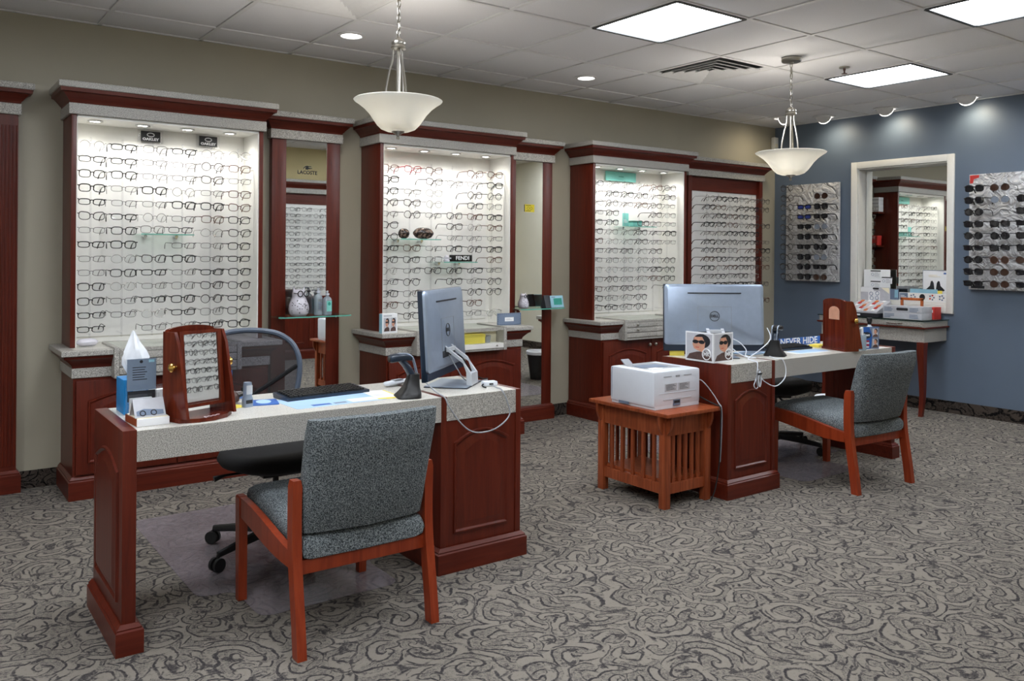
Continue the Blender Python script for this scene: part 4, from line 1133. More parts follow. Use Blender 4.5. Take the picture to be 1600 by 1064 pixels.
# teal sign and teal shelf of the third case
t = thing('teal_sign', 'blank teal sign hung above the eyeglasses in the lit case', 'sign', (-2.243, -.045, 2.006))
MB().box(-.182, .182, 0, .008, 0, .082, bev=.002).build('sign_board', 'teal', t); MB().box(-.03, .03, -.0015, 0, .036, .044).build('faint_print', 'teal_dark', t)
case_shelf(-2.32, -1.99, 1.600, 'small glass shelf of teal packaging in the lit case', -.238)
t = thing('teal_card', 'teal display card on the small glass shelf', 'card', (-2.268, -.13, 1.606)); MB().box(-.035, .035, -.003, .003, 0, .115, bev=.001).build('card', 'teal', t); bars('print', t, -.025, .025, .03, .06, 3, -.0032, 'paper_white')
t = thing('teal_box', 'flat teal box behind eyeglasses on the small glass shelf', 'box', (-2.137, -.115, 1.606)); MB().box(-.054, .054, -.03, .03, 0, .050, bev=.002).build('box', 'teal', t); MB().box(-.055, .055, -.031, .031, .034, .052, bev=.002).build('lid', 'teal_dark', t)
place_glasses('eyeglasses', 'dark eyeglasses in front of the teal box on the small shelf', 'eyeglasses', None, (-2.137, -.222, 1.632), 0.0, ('square', .0022, 'frame_dark', 'lens_clear'), True)
# counter things
t = thing('spectacle_case', 'rounded white spectacle case on the counter of the black-sign case', 'spectacle case', (-6.545, -.245, .8155))
MB().loft([[(-.05, -.028*k_, .024+.024*s_) for k_, s_ in [(math.cos(a_), math.sin(a_)) for a_ in lin(0, 2*PI*11/12, 12)]][:0] or [(u*.055, .03*max((1-abs(u)**4)**.5, .3)*math.cos(2*PI*p/12), .022+.022*max((1-abs(u)**4)**.5, .3)*math.sin(2*PI*p/12)) for p in range(12)] for u in lin(-1, 1, 9)]).build('case_shell', 'ceramic', t, smooth=60)
MB().tube([(u*.052, -.0302, .022) for u in lin(-.7, .7, 5)], .0012, 4).build('seam', 'print_grey', t)
t = thing('photo_block', 'small white photo block with teal edge on the counter corner', 'sign', (-4.735, -.425, .8155), .12)
MB().box(-.062, .062, -.012, .022, 0, .132, bev=.001).build('block', 'paper_white', t); MB().box(-.0635, -.062, -.012, .022, .001, .131).build('teal_edge', 'sky_card', t)
for q, (a, b) in enumerate(((-.048, -.004), (.004, .048))): portrait(MB().box(a-.002, b+.002, -.0126, -.012, .012, .104).build('photo_frame', 'print_grey', t), a, b, .014, .102, -.0127)
bars('caption', t, -.05, .05, .110, .124, 1, -.0122, 'print_grey', .7)
t = thing('blue_card', 'slate blue card with dashed border and white label, leaning on the counter', 'card', (-3.665, -.33, .8155), -.04)
MB().box(-.108, .108, -.003, .003, 0, .092, bev=.001).build('card', 'print_slate', t)
dm = MB()
for q in range(12): dm.box(-.1+q*.0175, -.092+q*.0175, -.0036, -.003, .084, .087); dm.box(-.1+q*.0175, -.092+q*.0175, -.0036, -.003, .005, .008)
for q in range(5): dm.box(-.103, -.100, -.0036, -.003, .012+q*.016, .020+q*.016); dm.box(.100, .103, -.0036, -.003, .012+q*.016, .020+q*.016)
dm.build('dashed_border', 'print_dark', t); MB().box(-.04, .04, -.0038, -.003, .030, .060).build('label', 'paper_white', t); bars('label_print', t, -.03, .03, .036, .052, 2, -.0039, 'print_grey')
t = thing('yellow_box', 'yellow box behind the glass front of the counter case', 'box', (-4.067, -.425, .7075))
MB().box(-.10, .10, -.028, .030, 0, .062, bev=.002).build('box', 'paper_yellow', t); MB().box(-.102, .102, -.030, .032, .046, .066, bev=.002).build('lid', 'paper_yellow', t)
t = thing('wire_basket', 'small dark basket beside the yellow box in the counter case', 'basket', (-3.93, -.42, .7075))
MB().lathe([(0, 0), (.026, 0), (.034, .05), (.031, .05), (.024, .004), (0, .004)], 16, squash=(1, .7)).build('bowl', 'plastic_grey', t); MB().tube([(.034*math.cos(2*PI*q/16), .024*math.sin(2*PI*q/16), .05) for q in range(16)], .002, 5, closed=True).build('rim', 'chrome', t)

# ---- decals on the narrow mirrors
t = thing('logo_decal', 'black crocodile logo lettering stuck on the narrow mirror', 'sign', (-5.168, -.0562, 1.882))
text_obj('lettering', 'LACOSTE', .034, 'decal_black', t, (0, -.0006, .014), sx=.98, bold=.0008)
croc = [(-.030, .036), (-.026, .048), (-.014, .058), (-.002, .062), (.010, .059), (.022, .060), (.032, .056), (.024, .054), (.012, .053), (.004, .050), (.014, .047), (.026, .046), (.034, .049), (.032, .043), (.018, .040), (.008, .040), (.004, .034), (-.004, .036), (-.012, .035), (-.016, .042), (-.010, .050), (-.018, .048), (-.024, .042), (-.026, .036)]
flat('crocodile', t, croc, 0, 'decal_black')
t = thing('mirror_sticker', 'yellow paper sticker with spectacles print on the narrow mirror', 'sticker', (-3.268, -.0562, 1.697))
flat('sticker_paper', t, rect(-.048, .048, 0, .062), 0, 'sticker_yellow'); flat('sticker_edge', t, rect(-.056, -.049, .002, .060), 0, 'print_dark')
for s_ in (-1, 1): ring_obj('spectacle_ring', t, (s_*.015, -.0008, .030), .011, .0012, 'decal_black')
bars('caption', t, -.04, .04, .048, .058, 1, -.0005, 'decal_black'); bars('caption', t, -.04, .04, .004, .014, 1, -.0005, 'decal_black')

# ---- glass shelf of the crocodile mirror: owl vase and two bottles
def owl(loc, s, lab, specs=True):
    t = thing('owl_vase', lab, 'ornament', loc, .25, 'white owl vases')
    prof = [(0, 0), (.045, 0), (.062, .018), (.068, .045), (.064, .075), (.052, .105), (.043, .128), (.045, .150), (.040, .166), (.022, .176), (0, .178)]
    MB().lathe([(r*s, z*s) for r, z in prof], 24).build('owl_body', 'ceramic', t, smooth=70)
    for q in (-1, 1): MB().loft([[(q*.034*s+.012*s*math.cos(a), .010*s*math.sin(a), .160*s) for a in lin(0, 2*PI*.875, 8)], [(q*.044*s+.002*s*math.cos(a), .002*s*math.sin(a), .192*s) for a in lin(0, 2*PI*.875, 8)]]).build('ear', 'ceramic', t)
    hm = MB(); rn = random.Random(3)
    for q in range(46):
        a = rn.uniform(-PI*.95, -.05*PI); z = rn.uniform(.02, .105); r = .0665-.00012
        for (z0, r0), (z1, r1) in zip([(b_, a_) for a_, b_ in prof], [(b_, a_) for a_, b_ in prof][1:]):
            if z0 <= z <= z1: r = r0+(r1-r0)*(z-z0)/max(z1-z0, 1e-6)
        c = Vector((r*math.cos(a), r*math.sin(a), z))*s; nrm = Vector((math.cos(a), math.sin(a), 0)); tg = Vector((-math.sin(a), math.cos(a), 0)); an = rn.uniform(0, PI)
        u_ = tg*math.cos(an)+Vector((0, 0, 1))*math.sin(an); v_ = tg*-math.sin(an)+Vector((0, 0, 1))*math.cos(an)
        hm.poly([tuple(c+nrm*.0022*s+u_*.0052*s*math.cos(b_)+v_*.0024*s*math.sin(b_)) for b_ in lin(0, 2*PI*7/8, 8)])
    hm.build('cutout', 'print_dark', t)
    MB().loft([[(.006*s, -.042*s, .138*s), (-.006*s, -.042*s, .138*s), (0, -.042*s, .122*s)], [(.001*s, -.056*s, .132*s), (-.001*s, -.056*s, .132*s), (0, -.056*s, .128*s)]]).build('beak', 'ceramic', t)
    for q in (-1, 1):
        ring_obj('spectacle_rim', t, (q*.024*s, -.050*s, .148*s), .019*s, .0035*s, 'frame_black')
        MB().tube([(q*.043*s, -.048*s, .15*s), (q*.046*s, -.01*s, .152*s)], .0022*s, 5).build('spectacle_arm', 'frame_black', t)
    return t
owl((-5.262, -.155, .9335), 1.0, 'white pierced owl vase wearing black spectacles beside clear bottles'); owl((-3.395, -.150, .9235), .66, 'small white owl ornament wearing spectacles beside the teal framed card')
def pump_bottle(loc, lab, h, w_, green):
    t = thing('sanitizer_bottle', lab, 'bottle', loc, .2, 'clear bottles on the glass shelf')
    MB().loft([[(x*k_, y*k_*.8, z) for x, y in rrect(w_, w_, w_*.3)] for k_, z in ((.9, 0), (1, .006), (1, h*.62), (.8, h*.70), (.35, h*.76), (.33, h*.82))]).build('bottle_body', 'bottle_clear', t, smooth=40)
    MB().lathe([(0, h*.81), (.014, h*.81), (.014, h*.88), (.006, h*.89), (.006, h*.96), (0, h*.96)], 12).build('pump_collar', 'plastic_white', t)
    MB().tube([(.004, 0, h*.965), (-.010, -.012, h*.97), (-.022, -.022, h*.955)], .005, 6).build('pump_nozzle', 'plastic_white', t)
    MB().box(-w_*.36, w_*.36, -w_*.40-.0008, -w_*.40, h*.15, h*.58).build('bottle_label', 'teal' if green else 'acrylic_thin', t)
    if green: flat('label_print', t, ell(w_*.2, h*.07, 14, 0, h*.46), -w_*.40-.001, 'teal_dark')
    else: bars('label_print', t, -w_*.3, w_*.3, h*.2, h*.5, 5, -w_*.40-.0009, 'print_slate')
pump_bottle((-5.118, -.14, .9335), 'clear pump bottle with blue print beside the owl vase', .185, .052, False); pump_bottle((-5.060, -.155, .9335), 'clear pump bottle with green label at the shelf end', .165, .056, True)
t = thing('framed_card', 'pale blue tent card with teal picture on the glass shelf', 'card', (-3.085, -.155, .9235), .05)
MB().prism([(-.035, 0), (.035, 0), (.004, .100), (-.004, .100)], 'x', -.118, -.06).build('dark_stand', 'print_dark', t)
c = MB().box(-.062, .075, -.003, .003, 0, .098, bev=.001).build('card', 'sky_card', t, rot=(-.2, 0, 0), loc=(0, -.035, 0)); MB().box(-.03, .058, -.0036, -.003, .022, .076).build('teal_picture', 'teal_dark', c); MB().box(-.05, -.01, -.0036, -.003, .082, .088).build('caption', 'print_slate', c)

# ---- shelves in the gap between the teal-sign case and the open rack (seen in the framed mirror)
for z, lab in ((1.86, 'upper wall shelf between two cabinets, seen in the framed mirror'), (1.47, 'lower wall shelf between two cabinets, seen in the framed mirror')):
    t = thing('wall_shelf', lab, 'shelf', (-1.612, 0, z), 0, 'wall shelves between cabinets'); MB().box(-.064, .062, -.14, -.01, 0, .022, bev=.002).build('shelf_board', 'wood_cherry', t); MB().box(-.06, .06, -.03, -.01, -.03, 0).build('cleat', 'wood_cherry', t)
for q in range(4):
    t = thing('paper_box', 'white carton in the stack on the upper wall shelf, %s from bottom' % ORD[q], 'box', (-1.615, -.078, 1.8825+q*.042), 0, 'cartons on the wall shelf'); MB().box(-.05, .05, -.055, .055, 0, .041, bev=.001).build('carton', 'paper_white', t); MB().box(.0501, .0506, -.05, .05, .006, .02).build('printed_band', 'print_grey', t)
t = thing('red_box', 'red box on the lower wall shelf', 'box', (-1.62, -.075, 1.4925), .1); MB().box(-.04, .04, -.04, .04, 0, .11, bev=.002).build('box', 'print_red', t); MB().box(-.042, .042, -.042, .042, .08, .113, bev=.002).build('lid', 'print_red', t)

# ---- boards of sunglasses on the blue wall
k = N('film_board'); k.set(rough=0.22, spec=0.6, col=srgb(188, 188, 190))
nz = k.noise(k.coords((1, 1, 1)), 9, 2, .5); nz.inputs['Distortion'].default_value = 2.2
k.bump(nz.outputs[0], 1.0, .05)
def sun_board(yc, zc0, zc1, w_, lab):
    t = thing('sunglasses_board', lab, 'display board', (-.012, yc, zc0), -PI/2, 'wrapped display boards on the blue wall'); h = zc1-zc0
    MB().box(-w_/2, w_/2, -.030, -.004, 0, h, bev=.002).build('wrapped_board', 'film_board', t)
    for s_ in (-1, 1): MB().box(s_*w_*.3-.02, s_*w_*.3+.02, -.006, 0, .1, h-.1).build('wall_cleat', 'plastic_grey', t)
    return t
SUN = [(('square', .0030, 'frame_black', 'lens_dark'), 'black square'), (('pilot', .0022, 'frame_black', 'lens_dark'), 'black teardrop'), (('narrow', .0032, 'frame_black', 'lens_dark'), 'black wraparound'), (('pilot', .0014, 'frame_gun', 'lens_brown'), 'brown lens teardrop'), (('round', .0020, 'frame_brown', 'lens_brown'), 'brown round'), (('pilot', .0014, 'frame_silver', 'lens_grey'), 'grey lens teardrop'), (('narrow', .003, 'frame_black', 'lens_blue'), 'blue mirrored wraparound')]
CLR = (('round', .0020, 'frame_dark', 'lens_clear'), 'dark rimmed')
def sun_rack(board, cols, rows, phrase, seed, skip=(), first_clear=False, special={}):
    rn = random.Random(seed); by, bz = board.location.y, board.location.z
    rod_me = MB().tube([(0, 0, 0), (0, -.150, -.002), (0, -.160, .0)], .003, 6).mesh('peg', 'acrylic')
    for c, y in enumerate(cols):
        for r, z in enumerate(rows):
            if (r, c) in skip: continue
            inst('peg', rod_me, board, (-(y-.038-by), -.03, z-bz-.002))
            spec, word = CLR if (first_clear and c == 0) else SUN[rn.choices(range(6), [6, 3, 5, 1, 1, 1])[0]]
            if (r, c) in special: spec, word = SUN[special[(r, c)]]
            place_glasses('sunglasses' if word != CLR[1] else 'eyeglasses', '%s %s, %s from top in %s column from %s' % (word, 'sunglasses' if word != CLR[1] else 'glasses', ORD[r], ORD[c], phrase), 'sunglasses' if word != CLR[1] else 'eyeglasses', 'glasses on the ' + phrase.split(', ')[1], (-.228+rn.uniform(-.004, .004), y-.038+rn.uniform(-.002, .002), z+rn.uniform(-.001, .003)), -PI/2+rn.uniform(-.04, .04), spec).scale = (1.10, 1.0, 1.2)
bA = sun_board(-.472, 1.108, 2.080, .60, 'film wrapped board of sunglasses between the corner and framed mirror')
sun_rack(bA, (-.275, -.475, -.655), lin(2.035, 1.155, 10), 'wall corner, board by corner', 3, {(0, 1), (0, 2), (1, 1)}, True, {(2, 1): 6, (3, 1): 6, (9, 2): 3})
bB = sun_board(-2.30, 1.085, 2.060, .60, 'film wrapped board of sunglasses with a red corner label')
sun_rack(bB, (-2.085, -2.290, -2.49), lin(1.925, 1.140, 9), 'framed mirror, red-label board', 8, {(0, 2), (2, 1)}, False, {(1, 1): 5, (6, 1): 4, (8, 1): 3, (7, 1): 3})
flat('red_corner', bB, [(-.295, .90), (-.295, .968), (-.22, .968), (-.22, .945), (-.262, .935), (-.27, .90)], -.0305, 'print_red', .0008); MB().box(-.28, -.17, -.033, -.03, .01, .032).build('black_label', 'print_dark', bB)

# ------------------------------------------------------------------ things on the desk with the tissue box
T = DZ + .0008
t = thing('tissue_box', 'bright blue tissue box with a white tissue pulled up', 'tissue box', (-6.678, -2.065, T))
MB().box(-.055, .055, -.065, .065, 0, .128, bev=.002).build('carton', 'cyan_box', t)
flat('printed_patch', t, ell(.03, .04, 16, 0, .06), -.0655, 'paper_blue'); MB().prism(ell(.03, .02, 16), 'z', .1282, .129).build('slot_film', 'acrylic_thin', t)
rings = []
for q in range(8):
    u = q/7; rad = .004+.050*u**.7 if u < .55 else .040-.028*(u-.55); rad = [.014, .024, .034, .036, .030, .020, .011, .003][q]
    rings.append([(rad*(1+.30*math.sin(5*a+q*.5))*math.cos(a)*1.15-.010*u, rad*.6*(1+.3*math.sin(5*a+q*.5))*math.sin(a), .127+.178*u) for a in lin(0, 2*PI*15/16, 16)])
MB().loft(rings).build('tissue_sheet', 'tissue', t, smooth=50)
t = thing('flyer_holder', 'slate notice in a clear upright holder before the tissue box', 'sign', (-6.690, -2.215, T), .05)
MB().box(-.054, .054, .002, .004, 0, .215).build('clear_back', 'acrylic_thin', t); MB().box(-.054, .054, -.03, .004, 0, .003).build('clear_foot', 'acrylic_thin', t); MB().box(-.054, .054, -.030, -.028, 0, .09).build('clear_pocket', 'acrylic_thin', t)
MB().box(-.050, .050, -.002, .001, .100, .214).build('notice', 'print_greyblue', t); bars('notice_print', t, -.032, .034, .135, .188, 6, -.0021, 'print_dark', .3, 4); bars('notice_print', t, -.044, .03, .106, .122, 3, -.0021, 'print_slate', .3, 5)
flat('badge', t, rect(.024, .044, .200, .210), -.0021, 'sky_card'); flat('badge', t, ell(.006, .006, 10, -.002, .204), -.0021, 'print_dark'); flat('badge', t, [(-.044, .198), (-.036, .206), (-.032, .210), (-.040, .202)], -.0021, 'print_dark')
MB().box(-.048, .048, -.001, .0012, .060, .098).build('photo_strip', 'print_dark', t)
MB().box(-.045, .030, -.024, -.010, .004, .075).build('leaflet', 'paper_white', t)
t = thing('card_stack', 'stack of pale cards in an open carton at the desk corner', 'box', (-6.693, -2.335, T), .07)
MB().box(-.055, .055, -.055, .075, 0, .026, bev=.001).build('carton', 'paper_white', t); MB().box(-.0565, -.055, -.055, .075, .002, .028).build('carton_edge', 'wood_oak', t); MB().box(-.052, .052, -.05, .07, .026, .029).build('card', 'paper_cream', t)
t = thing('tent_card', 'grey tent card with a dashboard picture on the card stack', 'card', (-6.698, -2.345, T+.0295), .07)
MB().prism([(-.035, 0), (-.032, 0), (.0, .054), (.032, 0), (.035, 0), (.0, .060)], 'x', -.052, .052).build('folded_card', 'print_grey', t)
pm = MB(); pm.prism([(-.045, .006), (.045, .006), (.045, .022), (-.02, .030), (-.045, .022)], 'y', -.0007, 0); o = pm.build('car_picture', 'print_slate', t, rot=(-.53, 0, 0), loc=(0, -.0355, .001))
for x in (-.025, .012): ring_obj('gauge', o, (x, -.001, .014), .009, .0018, 'print_dark')
t = thing('card_holder', 'clear card holder with white cards beside the tabletop mirror', 'card holder', (-6.622, -2.19, T), .1)
MB().box(-.04, .04, .02, .022, 0, .11).build('clear_back', 'acrylic_thin', t); MB().box(-.04, .04, -.022, -.02, 0, .06).build('clear_front', 'acrylic_thin', t); MB().box(-.035, .035, -.015, .015, .002, .095).build('cards', 'paper_white', t)

def tabletop_mirror(loc, rz, lab, script=True, backed=False):
    """wooden box stand with tapering cheeks, a tilting mirror and brass thumb knobs; faces -y"""
    t = thing('tabletop_mirror', lab, 'mirror', loc, rz, 'wooden tabletop mirrors')
    hw = .100
    MB().prism([(-hw-.012, .075), (hw+.012, .075), (hw+.012, -.035), (hw*.6, -.075), (0, -.088), (-hw*.6, -.075), (-hw-.012, -.035)], 'z', 0, .014).build('base', 'wood_mirror', t)
    for s_ in (-1, 1):
        x = s_*hw
        MB().prism([(-.070, .014), (.070, .014), (.070, .318), (.005, .318), (-.018, .27)], 'x', x-.006, x+.006).build('cheek', 'wood_mirror', t)
        kb = MB().lathe([(0, 0), (.007, 0), (.006, .008), (.015, .011), (.016, .020), (.008, .027), (0, .028)], 14).build('brass_knob', 'brass', t, loc=(x+s_*.006, -.005, .195), rot=(0, s_*PI/2, 0))
    top = [(hw, .30)] + [(hw*math.cos(PI*q/10), .318+.018*math.sin(PI*q/10)) for q in range(11)] + [(-hw, .30)]
    MB().prism(top, 'y', .055, .070).build('back_rail', 'wood_mirror', t)
    f = MB(); f.box(-.088, -.072, -.008, .008, -.15, .125); f.box(.072, .088, -.008, .008, -.15, .125); f.box(-.072, .072, -.008, .008, -.15, -.138); f.box(-.072, .072, -.008, .008, .113, .125)
    fo = f.build('mirror_frame', 'wood_mirror', t, loc=(0, -.005, .195), rot=(-.10, 0, 0))
    MB().box(-.072, .072, -.003, .006, -.138, .113).build('mirror_glass', 'mirror', fo)
    if backed:
        bp = MB().box(-hw+.006, hw-.006, .060, .066, .014, .31).build('back_panel', 'wood_mirror', t); MB().prism([(-.05, .20), (.05, .20), (.05, .255)] + [(.05*math.cos(PI*q/8), .255+.03*math.sin(PI*q/8)) for q in range(1, 8)] + [(-.05, .255)], 'y', .066, .0675).build('pale_arch', 'print_skin', bp)
    if script:
        MB().tube(spline([(-.035, -.0835, .0145), (-.028, -.060, .0145), (-.02, -.070, .0145), (-.012, -.062, .0145), (-.004, -.070, .0145), (.006, -.062, .0145), (.016, -.069, .0145), (.026, -.060, .0145), (.036, -.064, .0145)], 4), .0008, 4).build('script_mark', 'paper_white', t)
    return t
tabletop_mirror((-6.515, -2.335, T), .36, 'wooden tabletop mirror with brass knobs beside the blue tissue box')
t = thing('blue_card', 'narrow blue card standing behind the tabletop mirror', 'card', (-6.375, -2.20, T), .2); MB().box(-.02, .02, -.002, .002, 0, .145).build('card', 'print_blue', t); MB().box(-.024, .024, -.012, .012, 0, .004).build('foot', 'acrylic_thin', t); MB().box(-.018, .012, -.0026, -.002, .02, .13).build('pale_print', 'paper_blue', t)
t = thing('brush_roll', 'brown brush roll with metal clip lying beside the grey pupil gauge', 'brush', (-6.345, -2.135, T), .5)
MB().tube([(-.055, 0, .022), (0, 0, .024), (.03, 0, .026)], [.020, .022, .020], 12).build('handle', 'brush_brown', t); MB().tube([(.03, 0, .026), (.065, 0, .030)], [.024, .017], 12).build('metal_cup', 'chrome', t); MB().tube([(-.02, 0, .046), (.02, 0, .048)], .003, 6).build('clip', 'chrome', t)
t = thing('pupil_gauge', 'silver hand gauge standing upright on the desk beside the brush', 'gauge', (-6.300, -2.215, T), .2)
MB().loft([[(x, y*.8, z) for x, y in rrect(w_, .036, .010)] for w_, z in ((.040, 0), (.040, .03), (.030, .042), (.030, .080), (.026, .096))]).build('body', 'silver', t, smooth=40); MB().box(-.013, .013, -.0155, -.014, .05, .085, bev=.001).build('window', 'silver_light', t); MB().box(-.014, .014, -.0155, -.014, .014, .028, bev=.001).build('slot', 'print_dark', t)
t = thing('note_pad', 'yellow note pad under the silver hand gauge', 'paper', (-6.335, -2.185, DZ+.0002), .3); t.location.z = DZ+.0001
MB().box(-.04, .03, -.035, .035, 0, .0006).build('sheet', 'paper_yellow', t)
pad = thing('mouse_pad', 'small dark blue pad beside the keyboard papers', 'pad', (-6.215, -2.16, DZ+.0002), -.25); MB().prism(rrect(.11, .13, .012), 'z', 0, .0025).build('pad', 'print_blue', pad); MB().prism(ell(.03, .045, 16, .0, .01), 'z', .0025, .003).build('printed_globe', 'paper_blue', pad)
ds = thing('desk_sheet', 'pale blue printed sheet under the black keyboard', 'paper', (-5.965, -2.25, DZ+.0002), .04)
MB().prism(rrect(.40, .235, .012), 'z', 0, .0008).build('sheet', 'paper_blue', ds); MB().box(-.12, -.04, -.095, -.065, .0008, .0012).build('printed_block', 'print_blue', ds); MB().box(-.025, .03, -.093, -.068, .0008, .0012).build('printed_block', 'print_slate', ds); MB().box(.05, .17, -.10, -.03, .0008, .0012).build('printed_block', 'paper_white', ds)
pf = thing('yellow_folder', 'yellow folder edge under a white sheet beside the keyboard', 'folder', (-5.735, -2.245, DZ+.0002), -.10); MB().box(-.05, .055, -.11, .10, 0, .0015).build('folder', 'paper_yellow', pf); MB().box(-.05, .045, -.085, .10, .0015, .0021).build('sheet', 'paper_white', pf)
def keyboard(loc, rz, lab, L=.43):
    t = thing('keyboard', lab, 'keyboard', loc, rz, 'black computer keyboards')
    MB().prism([(-.068, 0), (.062, 0), (.068, .016), (.066, .022), (-.068, .012)], 'x', -L/2, L/2).build('case', 'plastic_navy', t)
    km = MB().prism([(-.0072, 0), (.0072, 0), (.0058, .0075), (-.0058, .0075)], 'x', -.0075, .0075).mesh('key', 'plastic_black')
    n = int((L-.03)/.0185)
    for r in range(6):
        y = -.054+r*.0205
        for c in range(n):
            if r == 0 and 3 <= c <= 8: continue
            inst('key', km, t, (-L/2+.022+c*.0185, y, .0125+(y+.068)*.074), (.075, 0, 0))
    MB().prism([(-.0072, 0), (.0072, 0), (.0058, .0075), (-.0058, .0075)], 'x', -.054, .054).build('space_bar', 'plastic_black', t, loc=(-L/2+.022+5.5*.0185, -.054, .0135), rot=(.075, 0, 0))
    return t
keyboard((-5.945, -2.115, DZ+.0012), .10, 'black keyboard on the pale blue sheet beside the yellow folder', .385)

# all-in-one computers, seen from behind; screen faces +y
def computer(loc, rz, w_, h_, zb, lab, hole=True):
    t = thing('computer', lab, 'computer', loc, rz, 'silver all-in-one computers')
    tilt = -.06
    hd = bpy.data.objects.new('display_head', MB().box(-w_/2, w_/2, -.004, .020, 0, h_, bev=.006).mesh('display_head', 'plastic_navy')); COL.objects.link(hd); hd.parent = t; hd.location = (0, 0, zb); hd.rotation_euler = (tilt, 0, 0)
    P = rrect(w_-.004, h_*.90, .02, 4, 0, h_*.545)
    MB().loft([[(x, -.003, z) for x, z in P], [(x*.995, -.014, .0+z) for x, z in P], [(x*.94, -.022, h_*.545+(z-h_*.545)*.93) for x, z in P]]).build('back_shell', 'silver', hd, smooth=30)
    MB().box(-w_/2+.002, w_/2-.002, -.010, .0, .004, h_*.10).build('lower_bezel', 'plastic_navy', hd)
    MB().box(-w_/2+.008, w_/2-.008, .020, .0212, h_*.12, h_-.012).build('screen', 'lens_dark', hd)
    MB().box(-.16*w_/.6, .16*w_/.6, -.0245, -.0205, h_*.855, h_*.872, bev=.001).build('vent_slot', 'print_dark', hd)
    for s_ in (-1, 1): MB().box(s_*.10*w_/.6-.0008, s_*.10*w_/.6+.0008, -.0232, -.021, h_*.30, h_*.66).build('hatch_seam', 'plastic_grey', hd)
    MB().box(-.10*w_/.6, .10*w_/.6, -.0232, -.021, h_*.66, h_*.664).build('hatch_seam', 'plastic_grey', hd)
    MB().box(-.10*w_/.6, .10*w_/.6, -.0236, -.020, h_*.215, h_*.29, bev=.001).build('port_recess', 'print_dark', hd)
    ring_obj('logo_ring', hd, (0, -.0232, h_*.52), .029, .0020, 'print_dark'); text_obj('lettering', 'DELL', .0215, 'print_dark', hd, (0, -.0234, h_*.52), bold=.0008)
    # loop stand: two arms leaving the hinge, bending down to the foot
    st = MB()
    for s_ in (-1, 1):
        c = [(-.022, zb+h_*.31), (-.100, zb+h_*.17), (-.128, zb+h_*.04), (-.130, .006)]
        x_ = s_*.045; pr = []
        for j_, (y_, z_) in enumerate(c):
            n_ = ((.008, .013), (.008, .013), (.012, .004), (.013, 0))[j_]
            pr.append([(x_-.009, y_-n_[0], z_-n_[1]), (x_+.009, y_-n_[0], z_-n_[1]), (x_+.009, y_+n_[0], z_+n_[1]), (x_-.009, y_+n_[0], z_+n_[1])])
        st.loft(pr)
    st.box(-.04, .04, -.141, -.119, .006, zb+h_*.04)
    st.box(-.053, .053, -.034, -.018, zb+h_*.275, zb+h_*.325, bev=.004); st.build('stand_arm', 'silver_light', t, smooth=25)
    MB().prism([(-.115, -.135), (.115, -.135), (.125, .06), (-.125, .06)], 'z', 0, .007).build('stand_base', 'silver', t)
    MB().prism([(-.118, -.139), (.118, -.139), (.128, .063), (-.128, .063)], 'z', 0, .003).build('stand_foot', 'print_dark', t)
    return t
comp1 = computer((-5.350, -2.150, T), math.atan2(.37, .43), .565, .40, .045, 'silver all-in-one computer turned edge-on on the desk with tissue box')
comp2 = computer((-3.415, -2.10, T), -.60, .612, .405, .030, 'silver all-in-one computer seen from behind beside the white printer')
for q, x in enumerate((.03, .15)):
    o = MB().box(-.045, .045, -.001, .0, -.034, .012).build('sticky_note', 'paper_yellow', comp2, loc=(-.25+x*.9, .012, .034)); tag(o, 'pale yellow sticky note')
# computer cables
MB().tube(spline([(.02, -.026, .045+.40*.25), (.06, -.06, .12), (.10, -.10, .05), (.15, -.13, .012), (.20, -.15, .004)], 6), .003, 6).build('power_cable', 'rubber', comp1)
MB().tube(spline([(-.03, -.026, .045+.40*.24), (-.02, -.06, .08), (.02, -.09, .02), (.10, -.13, .006), (.16, -.16, .004)], 6), .0026, 6).build('data_cable', 'plastic_grey', comp1)
MB().tube(spline([(.03, -.026, .030+.40*.24), (.12, -.06, .10), (.17, -.08, .05), (.165, -.10, .012), (.22, -.12, .0045)], 6), .003, 6).build('data_cable', 'plastic_white', comp2)
MB().tube(spline([(.05, -.026, .030+.40*.24), (.10, -.05, .05), (.15, -.10, .014), (.20, -.13, .0045)], 6), .0028, 6).build('power_cable', 'plastic_white', comp2)
t = thing('cable_hub', 'white cable hub at the end of the desk behind the computer', 'adapter', (-5.205, -2.30, T), -.2); MB().box(-.034, .034, -.022, .022, 0, .022, bev=.008).build('housing', 'plastic_white', t); MB().tube([(-.03, -.004, .012), (-.045, -.020, .006), (-.050, -.045, .0035), (-.046, -.070, .0035)], .003, 6).build('cable', 'rubber', t); MB().box(-.01, .01, -.0228, -.021, .006, .014).build('port', 'print_dark', t)
t = thing('handset', 'white handset lying behind the barcode scanner', 'phone', (-5.555, -2.06, T), .3)
MB().loft([[(x, y, z) for y, z in [(a*.022*k_, .014+b*.012*k_) for a, b in ell(1, 1, 10)]] for x, k_ in ((-.075, .5), (-.07, .9), (-.03, 1), (.03, .8), (.07, 1), (.078, .6))]).build('handset_body', 'plastic_white', t, smooth=60); MB().box(-.03, .03, -.012, .012, .024, .028, bev=.001).build('grip', 'plastic_grey', t)

